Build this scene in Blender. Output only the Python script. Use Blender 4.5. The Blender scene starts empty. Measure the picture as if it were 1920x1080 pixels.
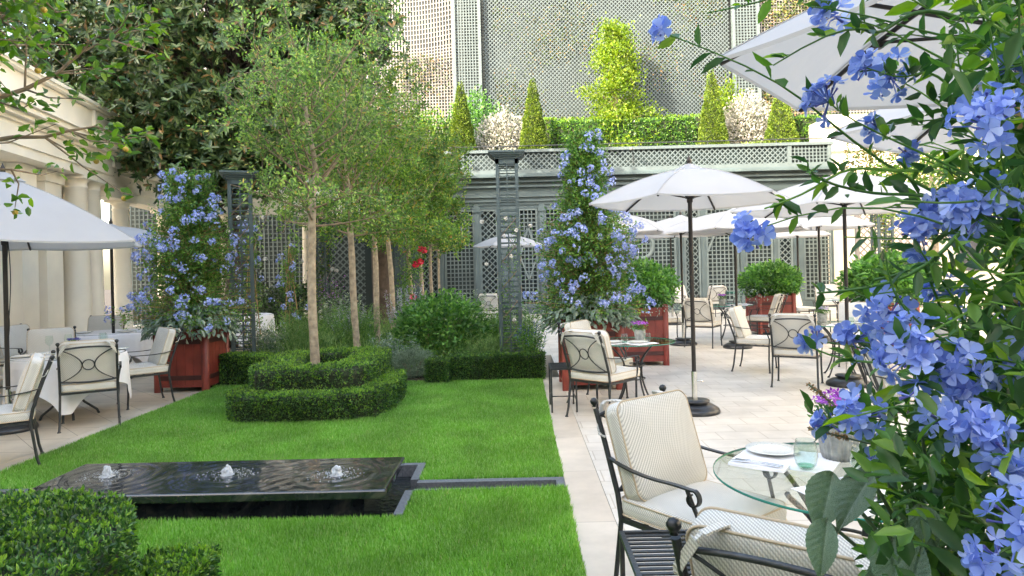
import bpy, math, random
import numpy as np
from math import sin, cos, pi, radians
# ------------------------------------------------------------------ camera, world, sun, exposure
SC = bpy.context.scene; COL = SC.collection
cam_d = bpy.data.cameras.new('camera'); cam = bpy.data.objects.new('camera', cam_d); COL.objects.link(cam)
cam.location = (0, 0, 1.65)
cam_d.sensor_fit = 'HORIZONTAL'; cam_d.sensor_width = 36; cam_d.lens = 1280/1920*36
cam_d.clip_start = .05; cam_d.clip_end = 500
cam_d.shift_y = -38/1920
from mathutils import Matrix
_yaw = math.atan(9/1280)
cam.matrix_world = (Matrix.Translation((0, 0, 1.65)) @ Matrix.Rotation(_yaw, 4, 'Z') @ Matrix.Rotation(pi/2, 4, 'X') @ Matrix.Rotation(radians(-1.4), 4, 'Z'))
SC.camera = cam
SUN_AZ_X, SUN_AZ_Y, SUN_EL = -.72, -.70, 27     # horizontal direction towards the sun, elevation
W = bpy.data.worlds.new('World'); SC.world = W; W.use_nodes = True
nt = W.node_tree; sky = nt.nodes.new('ShaderNodeTexSky'); sky.sky_type = 'NISHITA'; sky.sun_disc = False
sky.sun_elevation = radians(SUN_EL); sky.sun_rotation = math.atan2(SUN_AZ_X, SUN_AZ_Y)
sky.air_density = 1.0; sky.dust_density = 3.0; sky.ozone_density = 1.0
bg = nt.nodes['Background']; bg.inputs['Strength'].default_value = .15
nt.links.new(sky.outputs[0], bg.inputs[0])
sd = bpy.data.lights.new('sun', 'SUN'); sd.energy = 2.0; sd.angle = radians(.5); sd.color = (1, .96, .89)
sun = bpy.data.objects.new('sun', sd); COL.objects.link(sun)
from mathutils import Vector
_e = radians(SUN_EL); _h = math.hypot(SUN_AZ_X, SUN_AZ_Y)
_d = Vector((SUN_AZ_X/_h*cos(_e), SUN_AZ_Y/_h*cos(_e), sin(_e)))
sun.rotation_euler = _d.to_track_quat('Z', 'Y').to_euler(); sun.location = (0, -5, 30)
vs = SC.view_settings; vs.view_transform = 'Standard'; vs.look = 'None'; vs.gamma = 1; vs.exposure = 3.1
try:
    vs.use_white_balance = True; vs.white_balance_temperature = 7500; vs.white_balance_tint = 7
except Exception: pass
SC.render.engine = 'CYCLES'
SC.cycles.max_bounces = 8; SC.cycles.transparent_max_bounces = 24; SC.cycles.diffuse_bounces = 4

R = np.random.RandomState(7); random.seed(7)
# ------------------------------------------------------------------ mesh helpers
def nrm(a):
    return a/np.maximum(np.linalg.norm(a, axis=-1, keepdims=True), 1e-9)
class MB:
    def __init__(s): s.V = []; s.F = []; s.n = 0; s.S = []
    def add(s, V, F, smooth=False):
        V = np.asarray(V, float).reshape(-1, 3); F = np.asarray(F, int)
        if F.ndim == 1: F = F.reshape(1, -1)
        s.V.append(V); s.F.append(F+s.n); s.S.append(smooth); s.n += len(V); return s
    def box(s, x0, x1, y0, y1, z0, z1):
        V = [(x, y, z) for x in (x0, x1) for y in (y0, y1) for z in (z0, z1)]
        return s.add(V, [(0, 1, 3, 2), (4, 6, 7, 5), (0, 4, 5, 1), (2, 3, 7, 6), (0, 2, 6, 4), (1, 5, 7, 3)])
    def beam(s, p, q, w, h, up=(0, 0, 1)):
        p = np.array(p, float); q = np.array(q, float); d = nrm(q-p); u = np.array(up, float)
        a = np.cross(d, u)
        if np.linalg.norm(a) < 1e-4: a = np.cross(d, (1, 0, 0))
        a = nrm(a); b = np.cross(a, d); V = []
        for c in (p, q):
            for i, j in ((-1, -1), (1, -1), (1, 1), (-1, 1)): V.append(c+a*i*w/2+b*j*h/2)
        return s.add(V, [(0, 1, 2, 3), (7, 6, 5, 4), (0, 4, 5, 1), (1, 5, 6, 2), (2, 6, 7, 3), (3, 7, 4, 0)])
    def tube(s, P, r, n=8, caps=True):
        P = np.asarray(P, float); m = len(P); r = np.broadcast_to(np.asarray(r, float), (m,))
        T = np.gradient(P, axis=0); T = nrm(T); a = np.cross(T[0], (0, 0, 1))
        if np.linalg.norm(a) < .1: a = np.cross(T[0], (1, 0, 0))
        a = nrm(a); V = []
        th = np.arange(n)*2*pi/n
        for i in range(m):
            a = nrm(a-T[i]*np.dot(a, T[i])); b = np.cross(T[i], a)
            V.append(P[i]+r[i]*(np.cos(th)[:, None]*a+np.sin(th)[:, None]*b))
        V = np.concatenate(V); k = np.arange(n); F = []
        for i in range(m-1):
            F.append(np.stack([i*n+k, i*n+(k+1) % n, (i+1)*n+(k+1) % n, (i+1)*n+k], 1))
        s.add(V, np.concatenate(F), True)
        if caps and r[0] > 1e-3: s.add(V[:n][::-1], [tuple(range(n))])
        if caps and r[-1] > 1e-3: s.add(V[-n:], [tuple(range(n))])
        return s
    def lathe(s, prof, n=24, c=(0, 0, 0), smooth=True, flute=0, nf=0):
        m = len(prof); V = []
        for r, z in prof:
            for k in range(n):
                rr = r*(1+(flute*cos(nf*2*pi*k/n) if nf else 0)); V.append((c[0]+rr*cos(2*pi*k/n), c[1]+rr*sin(2*pi*k/n), c[2]+z))
        k = np.arange(n); F = [np.stack([i*n+k, i*n+(k+1) % n, (i+1)*n+(k+1) % n, (i+1)*n+k], 1) for i in range(m-1)]
        return s.add(V, np.concatenate(F), smooth)
    def loft(s, rings, closed=True, cap=True):
        m = len(rings); n = len(rings[0]); k = np.arange(n if closed else n-1)
        F = [np.stack([i*n+k, i*n+(k+1) % n, (i+1)*n+(k+1) % n, (i+1)*n+k], 1) for i in range(m-1)]
        V = np.concatenate([np.asarray(r, float) for r in rings]); s.add(V, np.concatenate(F), True)
        if cap: s.add(rings[0][::-1], [tuple(range(n))]); s.add(rings[-1], [tuple(range(n))])
        return s
    def grid(s, X, Y, Z, smooth=True):
        a, b = X.shape; V = np.stack([X, Y, Z], -1).reshape(-1, 3); i, j = np.meshgrid(np.arange(a-1), np.arange(b-1), indexing='ij')
        o = (i*b+j).ravel(); return s.add(V, np.stack([o, o+b, o+b+1, o+1], 1), smooth)
    def leaves(s, P, D, L, W, kind=4, fold=.15, droop=.12, upb=.6, side=None):
        P = np.asarray(P, float); n = len(P); D = nrm(np.asarray(D, float)); L = np.broadcast_to(L, (n,))[:, None]; W = np.broadcast_to(W, (n,))[:, None]
        if side is None:
            ref = np.array([0, 0, 1.])*upb+R.normal(size=(n, 3))*(1-upb)*.9
            side = np.cross(D, ref)
        S = nrm(side); N = np.cross(S, D)
        def v(t, u, h=0): return P+D*L*t+S*W*u+N*(W*h)-N*L*droop*t*t
        if kind == 4: V = np.stack([v(0, 0), v(.45, .5, fold), v(1, 0), v(.45, -.5, fold)], 1); F = np.array([[0, 1, 2, 3]])
        elif kind == 6: V = np.stack([v(0, 0), v(.3, .46, fold), v(.7, .38, fold), v(1, 0), v(.7, -.38, fold), v(.3, -.46, fold)], 1); F = np.array([[0, 1, 2, 3], [0, 3, 4, 5]])
        elif kind == 3: V = np.stack([v(0, -.5), v(0, .5), v(1, 0)], 1); F = np.array([[0, 1, 2]])
        else:            # petal: broad rounded end
            V = np.stack([v(0, -.08), v(0, .08), v(.5, .36, fold), v(.85, .5, fold), v(1, .2), v(1, -.2), v(.85, -.5, fold), v(.5, -.36, fold)], 1)
            F = np.array([[0, 1, 2, 7], [7, 2, 3, 6], [6, 3, 4, 5]])
        m = V.shape[1]; F = (F[None]+(np.arange(n)*m)[:, None, None]).reshape(-1, F.shape[1])
        return s.add(V.reshape(-1, 3), F, kind != 3)
    def xf(s, M):
        M = np.array(M); s.V = [v@M[:3, :3].T+M[:3, 3] for v in s.V]; return s
    def build(s, name, mat=None, parent=None, smooth=None):
        me = bpy.data.meshes.new(name); V = np.concatenate(s.V); me.vertices.add(len(V)); me.vertices.foreach_set('co', V.astype(np.float32).ravel())
        loops = np.concatenate([f.ravel() for f in s.F]); tot = np.concatenate([np.full(len(f), f.shape[1]) for f in s.F])
        me.loops.add(len(loops)); me.loops.foreach_set('vertex_index', loops.astype(np.int32))
        me.polygons.add(len(tot)); st = np.concatenate([[0], np.cumsum(tot)[:-1]]); me.polygons.foreach_set('loop_start', st.astype(np.int32)); me.polygons.foreach_set('loop_total', tot.astype(np.int32))
        sm = np.concatenate([np.full(len(f), bool(b) if smooth is None else smooth) for f, b in zip(s.F, s.S)]); me.polygons.foreach_set('use_smooth', sm)
        me.update(calc_edges=True)
        if mat: me.materials.append(mat)
        o = bpy.data.objects.new(name, me); COL.objects.link(o)
        if parent: o.parent = parent
        return o
def tag(o, label=None, cat=None, group=None, kind=None):
    if label: o['label'] = label
    if cat: o['category'] = cat
    if group: o['group'] = group
    if kind: o['kind'] = kind
    return o
def thing(name, label, cat, loc=(0, 0, 0), rz=0, group=None):
    o = bpy.data.objects.new(name, None); COL.objects.link(o); o.location = loc; o.rotation_euler = (0, 0, rz); o.empty_display_size = .1
    return tag(o, label, cat, group)
KIDS = {}
def dup(o, parent=None):
    c = o.copy(); COL.objects.link(c)
    if parent: c.parent = parent
    for ch in [x for x in o.children]: dup(ch, c)
    return c
def place(o, loc, rz, label, group=None, scale=None):
    o.location = loc; o.rotation_euler = (0, 0, rz); o['label'] = label
    if group: o['group'] = group
    if scale: o.scale = (scale,)*3 if not hasattr(scale, '__len__') else scale
    return o
# ------------------------------------------------------------------ materials
def newmat(name):
    m = bpy.data.materials.new(name); m.use_nodes = True; t = m.node_tree; return m, t, t.nodes['Principled BSDF'], t.nodes, t.links
def ramp(N, stops, interp='LINEAR'):
    r = N.new('ShaderNodeValToRGB'); e = r.color_ramp.elements; r.color_ramp.interpolation = interp
    while len(e) < len(stops): e.new(.5)
    for i, (p, c) in enumerate(stops): e[i].position = p; e[i].color = (*c, 1)
    return r
def simple(name, col, rough=.6, var=.15, scale=6, metal=0, bump=0, bscale=60, spec=.5, detail=6):
    m, t, b, N, Lk = newmat(name); tc = N.new('ShaderNodeTexCoord'); nz = N.new('ShaderNodeTexNoise'); nz.inputs['Scale'].default_value = scale; nz.inputs['Detail'].default_value = detail
    Lk.new(tc.outputs['Object'], nz.inputs['Vector'])
    c = np.array(col); r = ramp(N, [(.3, tuple(c*(1-var))), (.7, tuple(np.minimum(c*(1+var), 1)))])
    Lk.new(nz.outputs['Fac'], r.inputs[0]); Lk.new(r.outputs[0], b.inputs['Base Color'])
    b.inputs['Roughness'].default_value = rough; b.inputs['Metallic'].default_value = metal; b.inputs['Specular IOR Level'].default_value = spec
    if bump:
        n2 = N.new('ShaderNodeTexNoise'); n2.inputs['Scale'].default_value = bscale; n2.inputs['Detail'].default_value = 4; Lk.new(tc.outputs['Object'], n2.inputs['Vector'])
        bp = N.new('ShaderNodeBump'); bp.inputs['Strength'].default_value = bump; bp.inputs['Distance'].default_value = .01; Lk.new(n2.outputs['Fac'], bp.inputs['Height']); Lk.new(bp.outputs[0], b.inputs['Normal'])
    return m
def leafmat(name, stops, trans=.35, rough=.45, tmul=1.5, noise=2.0, nvar=.25):
    m, t, b, N, Lk = newmat(name); g = N.new('ShaderNodeNewGeometry'); r = ramp(N, stops); Lk.new(g.outputs['Random Per Island'], r.inputs[0])
    tc = N.new('ShaderNodeTexCoord'); nz = N.new('ShaderNodeTexNoise'); nz.inputs['Scale'].default_value = noise; Lk.new(tc.outputs['Object'], nz.inputs['Vector'])
    mr = N.new('ShaderNodeMapRange'); mr.inputs['From Min'].default_value = .35; mr.inputs['From Max'].default_value = .65; mr.inputs['To Min'].default_value = 1-nvar; mr.inputs['To Max'].default_value = 1+nvar
    Lk.new(nz.outputs['Fac'], mr.inputs['Value'])
    hs = N.new('ShaderNodeHueSaturation'); Lk.new(r.outputs[0], hs.inputs['Color']); Lk.new(mr.outputs[0], hs.inputs['Value'])
    Lk.new(hs.outputs[0], b.inputs['Base Color']); b.inputs['Roughness'].default_value = rough
    if trans:
        tr = N.new('ShaderNodeBsdfTranslucent'); h2 = N.new('ShaderNodeHueSaturation'); h2.inputs['Value'].default_value = tmul; h2.inputs['Saturation'].default_value = 1.15; Lk.new(hs.outputs[0], h2.inputs['Color']); Lk.new(h2.outputs[0], tr.inputs['Color'])
        mx = N.new('ShaderNodeMixShader'); mx.inputs[0].default_value = trans; Lk.new(b.outputs[0], mx.inputs[1]); Lk.new(tr.outputs[0], mx.inputs[2]); Lk.new(mx.outputs[0], N['Material Output'].inputs['Surface'])
    return m
M = {}
M['iron'] = simple('dark_iron', (.05, .053, .056), .42, .25, 30, .55, .25, 90)
M['pole'] = simple('dark_brown_aluminium', (.035, .03, .028), .4, .2, 10, .4)
M['ballm'] = simple('iron_finial', (.04, .042, .045), .3, .2, 30, .6)
M['trellis'] = simple('grey_green_paint', (.070, .100, .107), .55, .2, 1.5, 0, .12, 40)
M['lattice'] = simple('lit_grey_green_laths', (.135, .172, .172), .6, .22, 1.5)  # lighter copy of the trellis paint, light on the laths in its colour
M['trellis_sunlit'] = simple('sunlit_grey_green_paint', (.086, .112, .118), .6, .10, 3)  # trellis paint lightened in its colour for sun on the upper parts
M['trellis_white'] = simple('off_white_trellis_paint', (.21, .190, .180), .6, .12, 3)
M['teal_shade'] = simple('shade_blue_green_backing', (.014, .028, .030), .7, .3, 1.2)  # shade behind the lattice put into the dark colour
M['cream'] = simple('cream_limestone', (.87, .79, .66), .75, .07, 1.5, 0, .1, 25)
M['creamtrim'] = simple('cream_painted_wood', (.82, .76, .66), .5, .05, 3)
M['red'] = simple('oxblood_painted_wood', (.205, .034, .024), .5, .32, 3.5, 0, .12, 30)
M['redband'] = simple('dark_red_iron_band', (.07, .022, .020), .5, .2, 8, .2)
M['granite'] = simple('grey_granite_edging', (.12, .125, .14), .45, .3, 60, 0, .2, 80)
M['soil'] = simple('dark_soil', (.045, .03, .02), .95, .4, 20, 0, .8, 40)
M['bark'] = simple('pale_brown_bark', (.33, .265, .19), .85, .38, 14, 0, .7, 40)
M['bark_dark'] = simple('dark_bark', (.09, .065, .05), .9, .35, 8, 0, .7, 30)
M['twig'] = simple('twig_bark', (.24, .175, .12), .8, .3, 20)
M['cane'] = simple('bamboo_cane', (.36, .22, .10), .5, .3, 25)
M['chrome'] = simple('brushed_steel', (.7, .7, .68), .25, .05, 5, 1)
M['basem'] = simple('black_umbrella_base', (.02, .022, .026), .3, .3, 8, 0, .2, 30)
M['cord'] = simple('black_cord', (.02, .02, .02), .7, .1, 5)
M['plate'] = simple('white_porcelain', (.78, .78, .74), .18, .03, 5)
M['steel'] = simple('cutlery_steel', (.65, .65, .65), .18, .05, 5, 1)
M['linen'] = simple('white_linen', (.80, .80, .84), .85, .03, 12, 0, .25, 25)
M['potc'] = simple('fluted_grey_pot', (.30, .31, .30), .6, .35, 20, 0, .3, 60)
M['curtain'] = simple('brown_curtain', (.20, .13, .09), .9, .3, 4)
M['slate'] = simple('dark_slate_roof', (.06, .065, .08), .6, .2, 4)
M['dark'] = simple('interior_dark', (.02, .02, .02), .9, .1, 4)
# fabric with diagonal weave
def fabric(name, c1, c2, scale, bump=.3):
    m, t, b, N, Lk = newmat(name); tc = N.new('ShaderNodeTexCoord'); w = N.new('ShaderNodeTexWave'); w.wave_type = 'BANDS'; w.bands_direction = 'DIAGONAL'; w.inputs['Scale'].default_value = scale; w.inputs['Distortion'].default_value = .0
    Lk.new(tc.outputs['Object'], w.inputs['Vector'])
    w2 = N.new('ShaderNodeTexWave'); w2.wave_type = 'BANDS'; w2.bands_direction = 'X'; w2.inputs['Scale'].default_value = scale*1.1; Lk.new(tc.outputs['Object'], w2.inputs['Vector'])
    mu = N.new('ShaderNodeMath'); mu.operation = 'MULTIPLY'; Lk.new(w.outputs['Fac'], mu.inputs[0]); 
    ad = N.new('ShaderNodeMath'); ad.operation = 'ADD'; ad.inputs[1].default_value = .5; Lk.new(w2.outputs['Fac'], ad.inputs[0]); Lk.new(ad.outputs[0], mu.inputs[1])
    r = ramp(N, [(.15, c1), (.75, c2)]); Lk.new(mu.outputs[0], r.inputs[0])
    nz = N.new('ShaderNodeTexNoise'); nz.inputs['Scale'].default_value = 5; nz.inputs['Detail'].default_value = 5; Lk.new(tc.outputs['Object'], nz.inputs['Vector']); mr = N.new('ShaderNodeMapRange'); mr.inputs['To Min'].default_value = .86; mr.inputs['To Max'].default_value = 1.1; Lk.new(nz.outputs['Fac'], mr.inputs['Value'])
    hs = N.new('ShaderNodeHueSaturation'); Lk.new(r.outputs[0], hs.inputs['Color']); Lk.new(mr.outputs[0], hs.inputs['Value']); Lk.new(hs.outputs[0], b.inputs['Base Color']); b.inputs['Roughness'].default_value = .85; b.inputs['Specular IOR Level'].default_value = .2
    bp = N.new('ShaderNodeBump'); bp.inputs['Strength'].default_value = bump; bp.inputs['Distance'].default_value = .004; Lk.new(mu.outputs[0], bp.inputs['Height']); Lk.new(bp.outputs[0], b.inputs['Normal']); return m
M['cushion'] = fabric('woven_cream_cushion', (.47, .455, .42), (.76, .74, .69), 44)
M['piping'] = simple('beige_piping', (.52, .42, .30), .8, .08, 5)
# umbrella cloth
def cloth(name, col, tr=.35):
    m, t, b, N, Lk = newmat(name); b.inputs['Base Color'].default_value = (*col, 1); b.inputs['Roughness'].default_value = .8; b.inputs['Specular IOR Level'].default_value = .2
    tc = N.new('ShaderNodeTexCoord'); nz = N.new('ShaderNodeTexNoise'); nz.inputs['Scale'].default_value = 2.5; nz.inputs['Detail'].default_value = 4; Lk.new(tc.outputs['Object'], nz.inputs['Vector']); r = ramp(N, [(.3, tuple(np.array(col)*.93)), (.7, col)]); Lk.new(nz.outputs['Fac'], r.inputs[0]); Lk.new(r.outputs[0], b.inputs['Base Color'])
    bp = N.new('ShaderNodeBump'); bp.inputs['Strength'].default_value = .35; bp.inputs['Distance'].default_value = .05; Lk.new(nz.outputs['Fac'], bp.inputs['Height']); Lk.new(bp.outputs[0], b.inputs['Normal'])
    x = N.new('ShaderNodeBsdfTranslucent'); x.inputs['Color'].default_value = (.58, .56, .53, 1); mx = N.new('ShaderNodeMixShader'); mx.inputs[0].default_value = tr; Lk.new(b.outputs[0], mx.inputs[1]); Lk.new(x.outputs[0], mx.inputs[2]); Lk.new(mx.outputs[0], N['Material Output'].inputs['Surface']); return m
M['canvas'] = cloth('white_canvas', (.50, .505, .525), .34)
# glass
def glass(name, tint, edge=None, k=.9):
    m, t, b, N, Lk = newmat(name); tr = N.new('ShaderNodeBsdfTransparent'); tr.inputs[0].default_value = (*tint, 1); gl = N.new('ShaderNodeBsdfGlossy'); gl.inputs['Roughness'].default_value = .02
    fr = N.new('ShaderNodeLayerWeight'); fr.inputs['Blend'].default_value = .5; pw = N.new('ShaderNodeMath'); pw.operation = 'POWER'; pw.inputs[1].default_value = 3.5; Lk.new(fr.outputs['Facing'], pw.inputs[0]); mu = N.new('ShaderNodeMath'); mu.operation = 'MULTIPLY_ADD'; mu.inputs[1].default_value = .55*k; mu.inputs[2].default_value = .035; Lk.new(pw.outputs[0], mu.inputs[0])
    mx = N.new('ShaderNodeMixShader'); Lk.new(mu.outputs[0], mx.inputs[0]); Lk.new(tr.outputs[0], mx.inputs[1]); Lk.new(gl.outputs[0], mx.inputs[2]); Lk.new(mx.outputs[0], N['Material Output'].inputs['Surface']); return m
M['glasstop'] = glass('clear_glass_tabletop', (.93, .97, .95)); M['glass'] = glass('drinking_glass', (.90, .95, .93), k=1.8); M['pane'] = glass('window_glass', (.8, .85, .85), k=1.5)
M['glassedge'] = simple('green_glass_edge', (.02, .22, .17), .15, .1, 5)
# foliage
M['grassblade'] = leafmat('lawn_grass', [(0, (.095, .235, .03)), (.45, (.16, .37, .055)), (.8, (.25, .46, .11)), (.97, (.37, .54, .22)), (1, (.42, .40, .18))], .35, .6, 1.7, 1.9, .15)
M['hedge'] = leafmat('box_hedge_leaf', [(0, (.022, .070, .022)), (.5, (.048, .125, .030)), (.85, (.10, .21, .04)), (1, (.20, .34, .055))], .25, .35, 1.4, 4, .3)
M['hedgetip'] = leafmat('box_hedge_new_growth', [(0, (.11, .27, .045)), (1, (.28, .44, .07))], .35, .4, 1.4, 4, .2)
M['crab'] = leafmat('crab_apple_leaf', [(0, (.055, .115, .035)), (.45, (.11, .20, .055)), (.75, (.20, .33, .08)), (.95, (.32, .45, .12)), (1, (.42, .32, .10))], .4, .5, 1.6, 1.2, .3)
M['crabdense'] = leafmat('hornbeam_leaf', [(0, (.045, .11, .026)), (.45, (.095, .20, .04)), (.8, (.18, .30, .055)), (.95, (.28, .34, .06)), (1, (.36, .19, .055))], .4, .5, 1.5, .9, .35)
M['crabnear'] = leafmat('near_crab_apple_leaf', [(0, (.05, .12, .025)), (.5, (.09, .20, .03)), (1, (.20, .33, .05))], .4, .4, 1.6, 3, .2)
M['magnolia'] = leafmat('magnolia_leaf', [(0, (.028, .056, .018)), (.5, (.072, .125, .036)), (.90, (.15, .22, .07)), (.94, (.20, .12, .045)), (1, (.30, .17, .055))], .08, .36, 1.2, .8, .3)
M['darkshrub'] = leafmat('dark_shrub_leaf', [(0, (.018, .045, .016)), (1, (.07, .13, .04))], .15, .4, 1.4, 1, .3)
M['plumleaf'] = leafmat('plumbago_leaf', [(0, (.045, .12, .03)), (.6, (.10, .22, .045)), (1, (.22, .37, .07))], .35, .45, 1.6, 2, .25)
M['plumnear'] = leafmat('near_plumbago_leaf', [(0, (.025, .075, .022)), (.5, (.05, .13, .032)), (.8, (.10, .22, .035)), (1, (.22, .36, .05))], .4, .4, 1.7, 5, .2)
M['flower'] = leafmat('pale_blue_flower', [(0, (.17, .26, .64)), (.6, (.26, .37, .78)), (1, (.50, .60, .90))], .35, .5, 1.2, 3, .12)
M['flowerpale'] = leafmat('powder_blue_flower', [(0, (.20, .27, .60)), (.6, (.34, .42, .76)), (1, (.62, .66, .88))], .3, .5, 1.2, 3, .12)
M['bud'] = leafmat('violet_bud', [(0, (.07, .07, .30)), (1, (.16, .17, .55))], .2, .5)
M['silver'] = leafmat('silver_green_leaf', [(0, (.15, .23, .17)), (.6, (.25, .34, .27)), (1, (.40, .47, .38))], .2, .8, 1.2, 3, .2)
M['bush'] = leafmat('bright_bush_leaf', [(0, (.045, .13, .03)), (.6, (.10, .24, .055)), (1, (.20, .38, .08))], .35, .5, 1.5, 2, .25)
M['topiary'] = leafmat('yew_topiary_leaf', [(0, (.05, .10, .012)), (.6, (.12, .19, .02)), (1, (.22, .28, .035))], .2, .6, 1.3, 2, .2)
M['lime'] = leafmat('bright_lime_leaf', [(0, (.08, .15, .01)), (.6, (.15, .25, .015)), (1, (.26, .32, .025))], .4, .5, 1.3, 2, .15)
M['whiteleaf'] = leafmat('white_variegated_leaf', [(0, (.12, .16, .08)), (.3, (.40, .38, .33)), (1, (.58, .55, .51))], .3, .6, 1.1, 2, .15)
M['greygreen'] = leafmat('grey_green_perennial', [(0, (.12, .18, .11)), (1, (.28, .36, .25))], .3, .7, 1.2, 3, .2)
M['grasstuft'] = leafmat('ornamental_grass', [(0, (.09, .18, .045)), (1, (.26, .38, .13))], .35, .6)
M['ivy'] = leafmat('climbing_ivy_leaf', [(0, (.04, .08, .02)), (.6, (.12, .17, .04)), (1, (.34, .18, .08))], .3, .5, 1.3, 1, .3)
M['purple'] = leafmat('purple_bell_flower', [(0, (.28, .04, .45)), (1, (.60, .18, .75))], .3, .5)
M['lilac'] = leafmat('lilac_spike', [(0, (.30, .27, .42)), (1, (.50, .47, .62))], .3, .6)
M['crimson'] = leafmat('crimson_rose', [(0, (.45, .008, .03)), (1, (.75, .03, .08))], .2, .5)
M['white'] = leafmat('white_blossom', [(0, (.65, .6, .55)), (1, (.8, .78, .74))], .2, .5)
M['apple'] = simple('small_yellow_apple', (.45, .30, .05), .4, .4, 30)
# quilted felt leaf with pale netted veins
def feltleaf():
    m, t, b, N, Lk = newmat('felted_sage_leaf'); tc = N.new('ShaderNodeTexCoord'); v = N.new('ShaderNodeTexVoronoi'); v.feature = 'DISTANCE_TO_EDGE'; v.inputs['Scale'].default_value = 420; Lk.new(tc.outputs['Object'], v.inputs['Vector'])
    r = ramp(N, [(0, (.19, .28, .22)), (.2, (.10, .18, .13)), (.7, (.075, .15, .10))]); Lk.new(v.outputs['Distance'], r.inputs[0]); g = N.new('ShaderNodeNewGeometry'); mr = N.new('ShaderNodeMapRange'); mr.inputs['To Min'].default_value = .75; mr.inputs['To Max'].default_value = 1.25; Lk.new(g.outputs['Random Per Island'], mr.inputs['Value'])
    hs = N.new('ShaderNodeHueSaturation'); Lk.new(r.outputs[0], hs.inputs['Color']); Lk.new(mr.outputs[0], hs.inputs['Value']); Lk.new(hs.outputs[0], b.inputs['Base Color']); b.inputs['Roughness'].default_value = .85; b.inputs['Sheen Weight'].default_value = .4
    bp = N.new('ShaderNodeBump'); bp.inputs['Strength'].default_value = .7; bp.inputs['Distance'].default_value = .002; Lk.new(v.outputs['Distance'], bp.inputs['Height']); Lk.new(bp.outputs[0], b.inputs['Normal'])
    x = N.new('ShaderNodeBsdfTranslucent'); x.inputs['Color'].default_value = (.20, .36, .08, 1); mx = N.new('ShaderNodeMixShader'); mx.inputs[0].default_value = .22; Lk.new(b.outputs[0], mx.inputs[1]); Lk.new(x.outputs[0], mx.inputs[2]); Lk.new(mx.outputs[0], N['Material Output'].inputs['Surface']); return m
M['felt'] = feltleaf()
# spotted plate
def platemat():
    m, t, b, N, Lk = newmat('flowered_porcelain'); tc = N.new('ShaderNodeTexCoord'); v = N.new('ShaderNodeTexVoronoi'); v.inputs['Scale'].default_value = 90; Lk.new(tc.outputs['Object'], v.inputs['Vector'])
    r = ramp(N, [(.0, (1, 1, 1)), (.16, (1, 1, 1)), (.2, (0, 0, 0))], 'CONSTANT'); Lk.new(v.outputs['Distance'], r.inputs[0])
    r2 = ramp(N, [(0, (.25, .35, .2)), (.45, (.3, .4, .5)), (.7, (.5, .45, .2)), (.93, (.5, .05, .12))], 'CONSTANT'); sx = N.new('ShaderNodeSeparateColor'); Lk.new(v.outputs['Color'], sx.inputs[0]); Lk.new(sx.outputs[0], r2.inputs[0])
    mx = N.new('ShaderNodeMix'); mx.data_type = 'RGBA'; Lk.new(r.outputs[0], mx.inputs[0]); mx.inputs[6].default_value = (.76, .76, .71, 1); Lk.new(r2.outputs[0], mx.inputs[7]); Lk.new(mx.outputs[2], b.inputs['Base Color']); b.inputs['Roughness'].default_value = .15; return m
M['fplate'] = platemat()
# paving
def paving(name, c1, c2, mortar, bw, bh, shear=0, ms=.006, off=.5, rough=.55):
    m, t, b, N, Lk = newmat(name); tc = N.new('ShaderNodeTexCoord'); vec = tc.outputs['Object']
    if shear:
        sp = N.new('ShaderNodeSeparateXYZ'); Lk.new(vec, sp.inputs[0]); a = N.new('ShaderNodeMath'); a.operation = 'ADD'; Lk.new(sp.outputs[0], a.inputs[0]); Lk.new(sp.outputs[1], a.inputs[1]); cb = N.new('ShaderNodeCombineXYZ'); Lk.new(a.outputs[0], cb.inputs[0]); Lk.new(sp.outputs[1], cb.inputs[1]); vec = cb.outputs[0]
    br = N.new('ShaderNodeTexBrick'); br.offset = off; br.inputs['Scale'].default_value = 1; br.inputs['Brick Width'].default_value = bw; br.inputs['Row Height'].default_value = bh; br.inputs['Mortar Size'].default_value = ms; br.inputs['Mortar Smooth'].default_value = .3; br.inputs['Color1'].default_value = (*c1, 1); br.inputs['Color2'].default_value = (*c2, 1); br.inputs['Mortar'].default_value = (*mortar, 1); Lk.new(vec, br.inputs['Vector'])
    nz = N.new('ShaderNodeTexNoise'); nz.inputs['Scale'].default_value = 1.3; nz.inputs['Detail'].default_value = 9; nz.inputs['Roughness'].default_value = .65; Lk.new(tc.outputs['Object'], nz.inputs['Vector']); mr = N.new('ShaderNodeMapRange'); mr.inputs['From Min'].default_value = .3; mr.inputs['From Max'].default_value = .7; mr.inputs['To Min'].default_value = .74; mr.inputs['To Max'].default_value = 1.12; Lk.new(nz.outputs['Fac'], mr.inputs['Value'])
    hs = N.new('ShaderNodeHueSaturation'); Lk.new(br.outputs['Color'], hs.inputs['Color']); Lk.new(mr.outputs[0], hs.inputs['Value']); Lk.new(hs.outputs[0], b.inputs['Base Color'])
    b.inputs['Roughness'].default_value = rough; bp = N.new('ShaderNodeBump'); bp.inputs['Strength'].default_value = .4; bp.inputs['Distance'].default_value = .004; bp.invert = True; Lk.new(br.outputs['Fac'], bp.inputs['Height']); Lk.new(bp.outputs[0], b.inputs['Normal']); return m
M['pave'] = paving('limestone_paving', (.635, .59, .525), (.585, .535, .47), (.45, .395, .325), .42, .29)
M['pave_left'] = paving('diagonal_limestone_slabs', (.60, .53, .43), (.52, .43, .33), (.22, .18, .14), .62, .50, 1, .005, 0)
M['strip'] = paving('limestone_edging', (.60, .53, .44), (.55, .47, .38), (.34, .29, .24), 2.0, 1.1, 0, .004)
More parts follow.
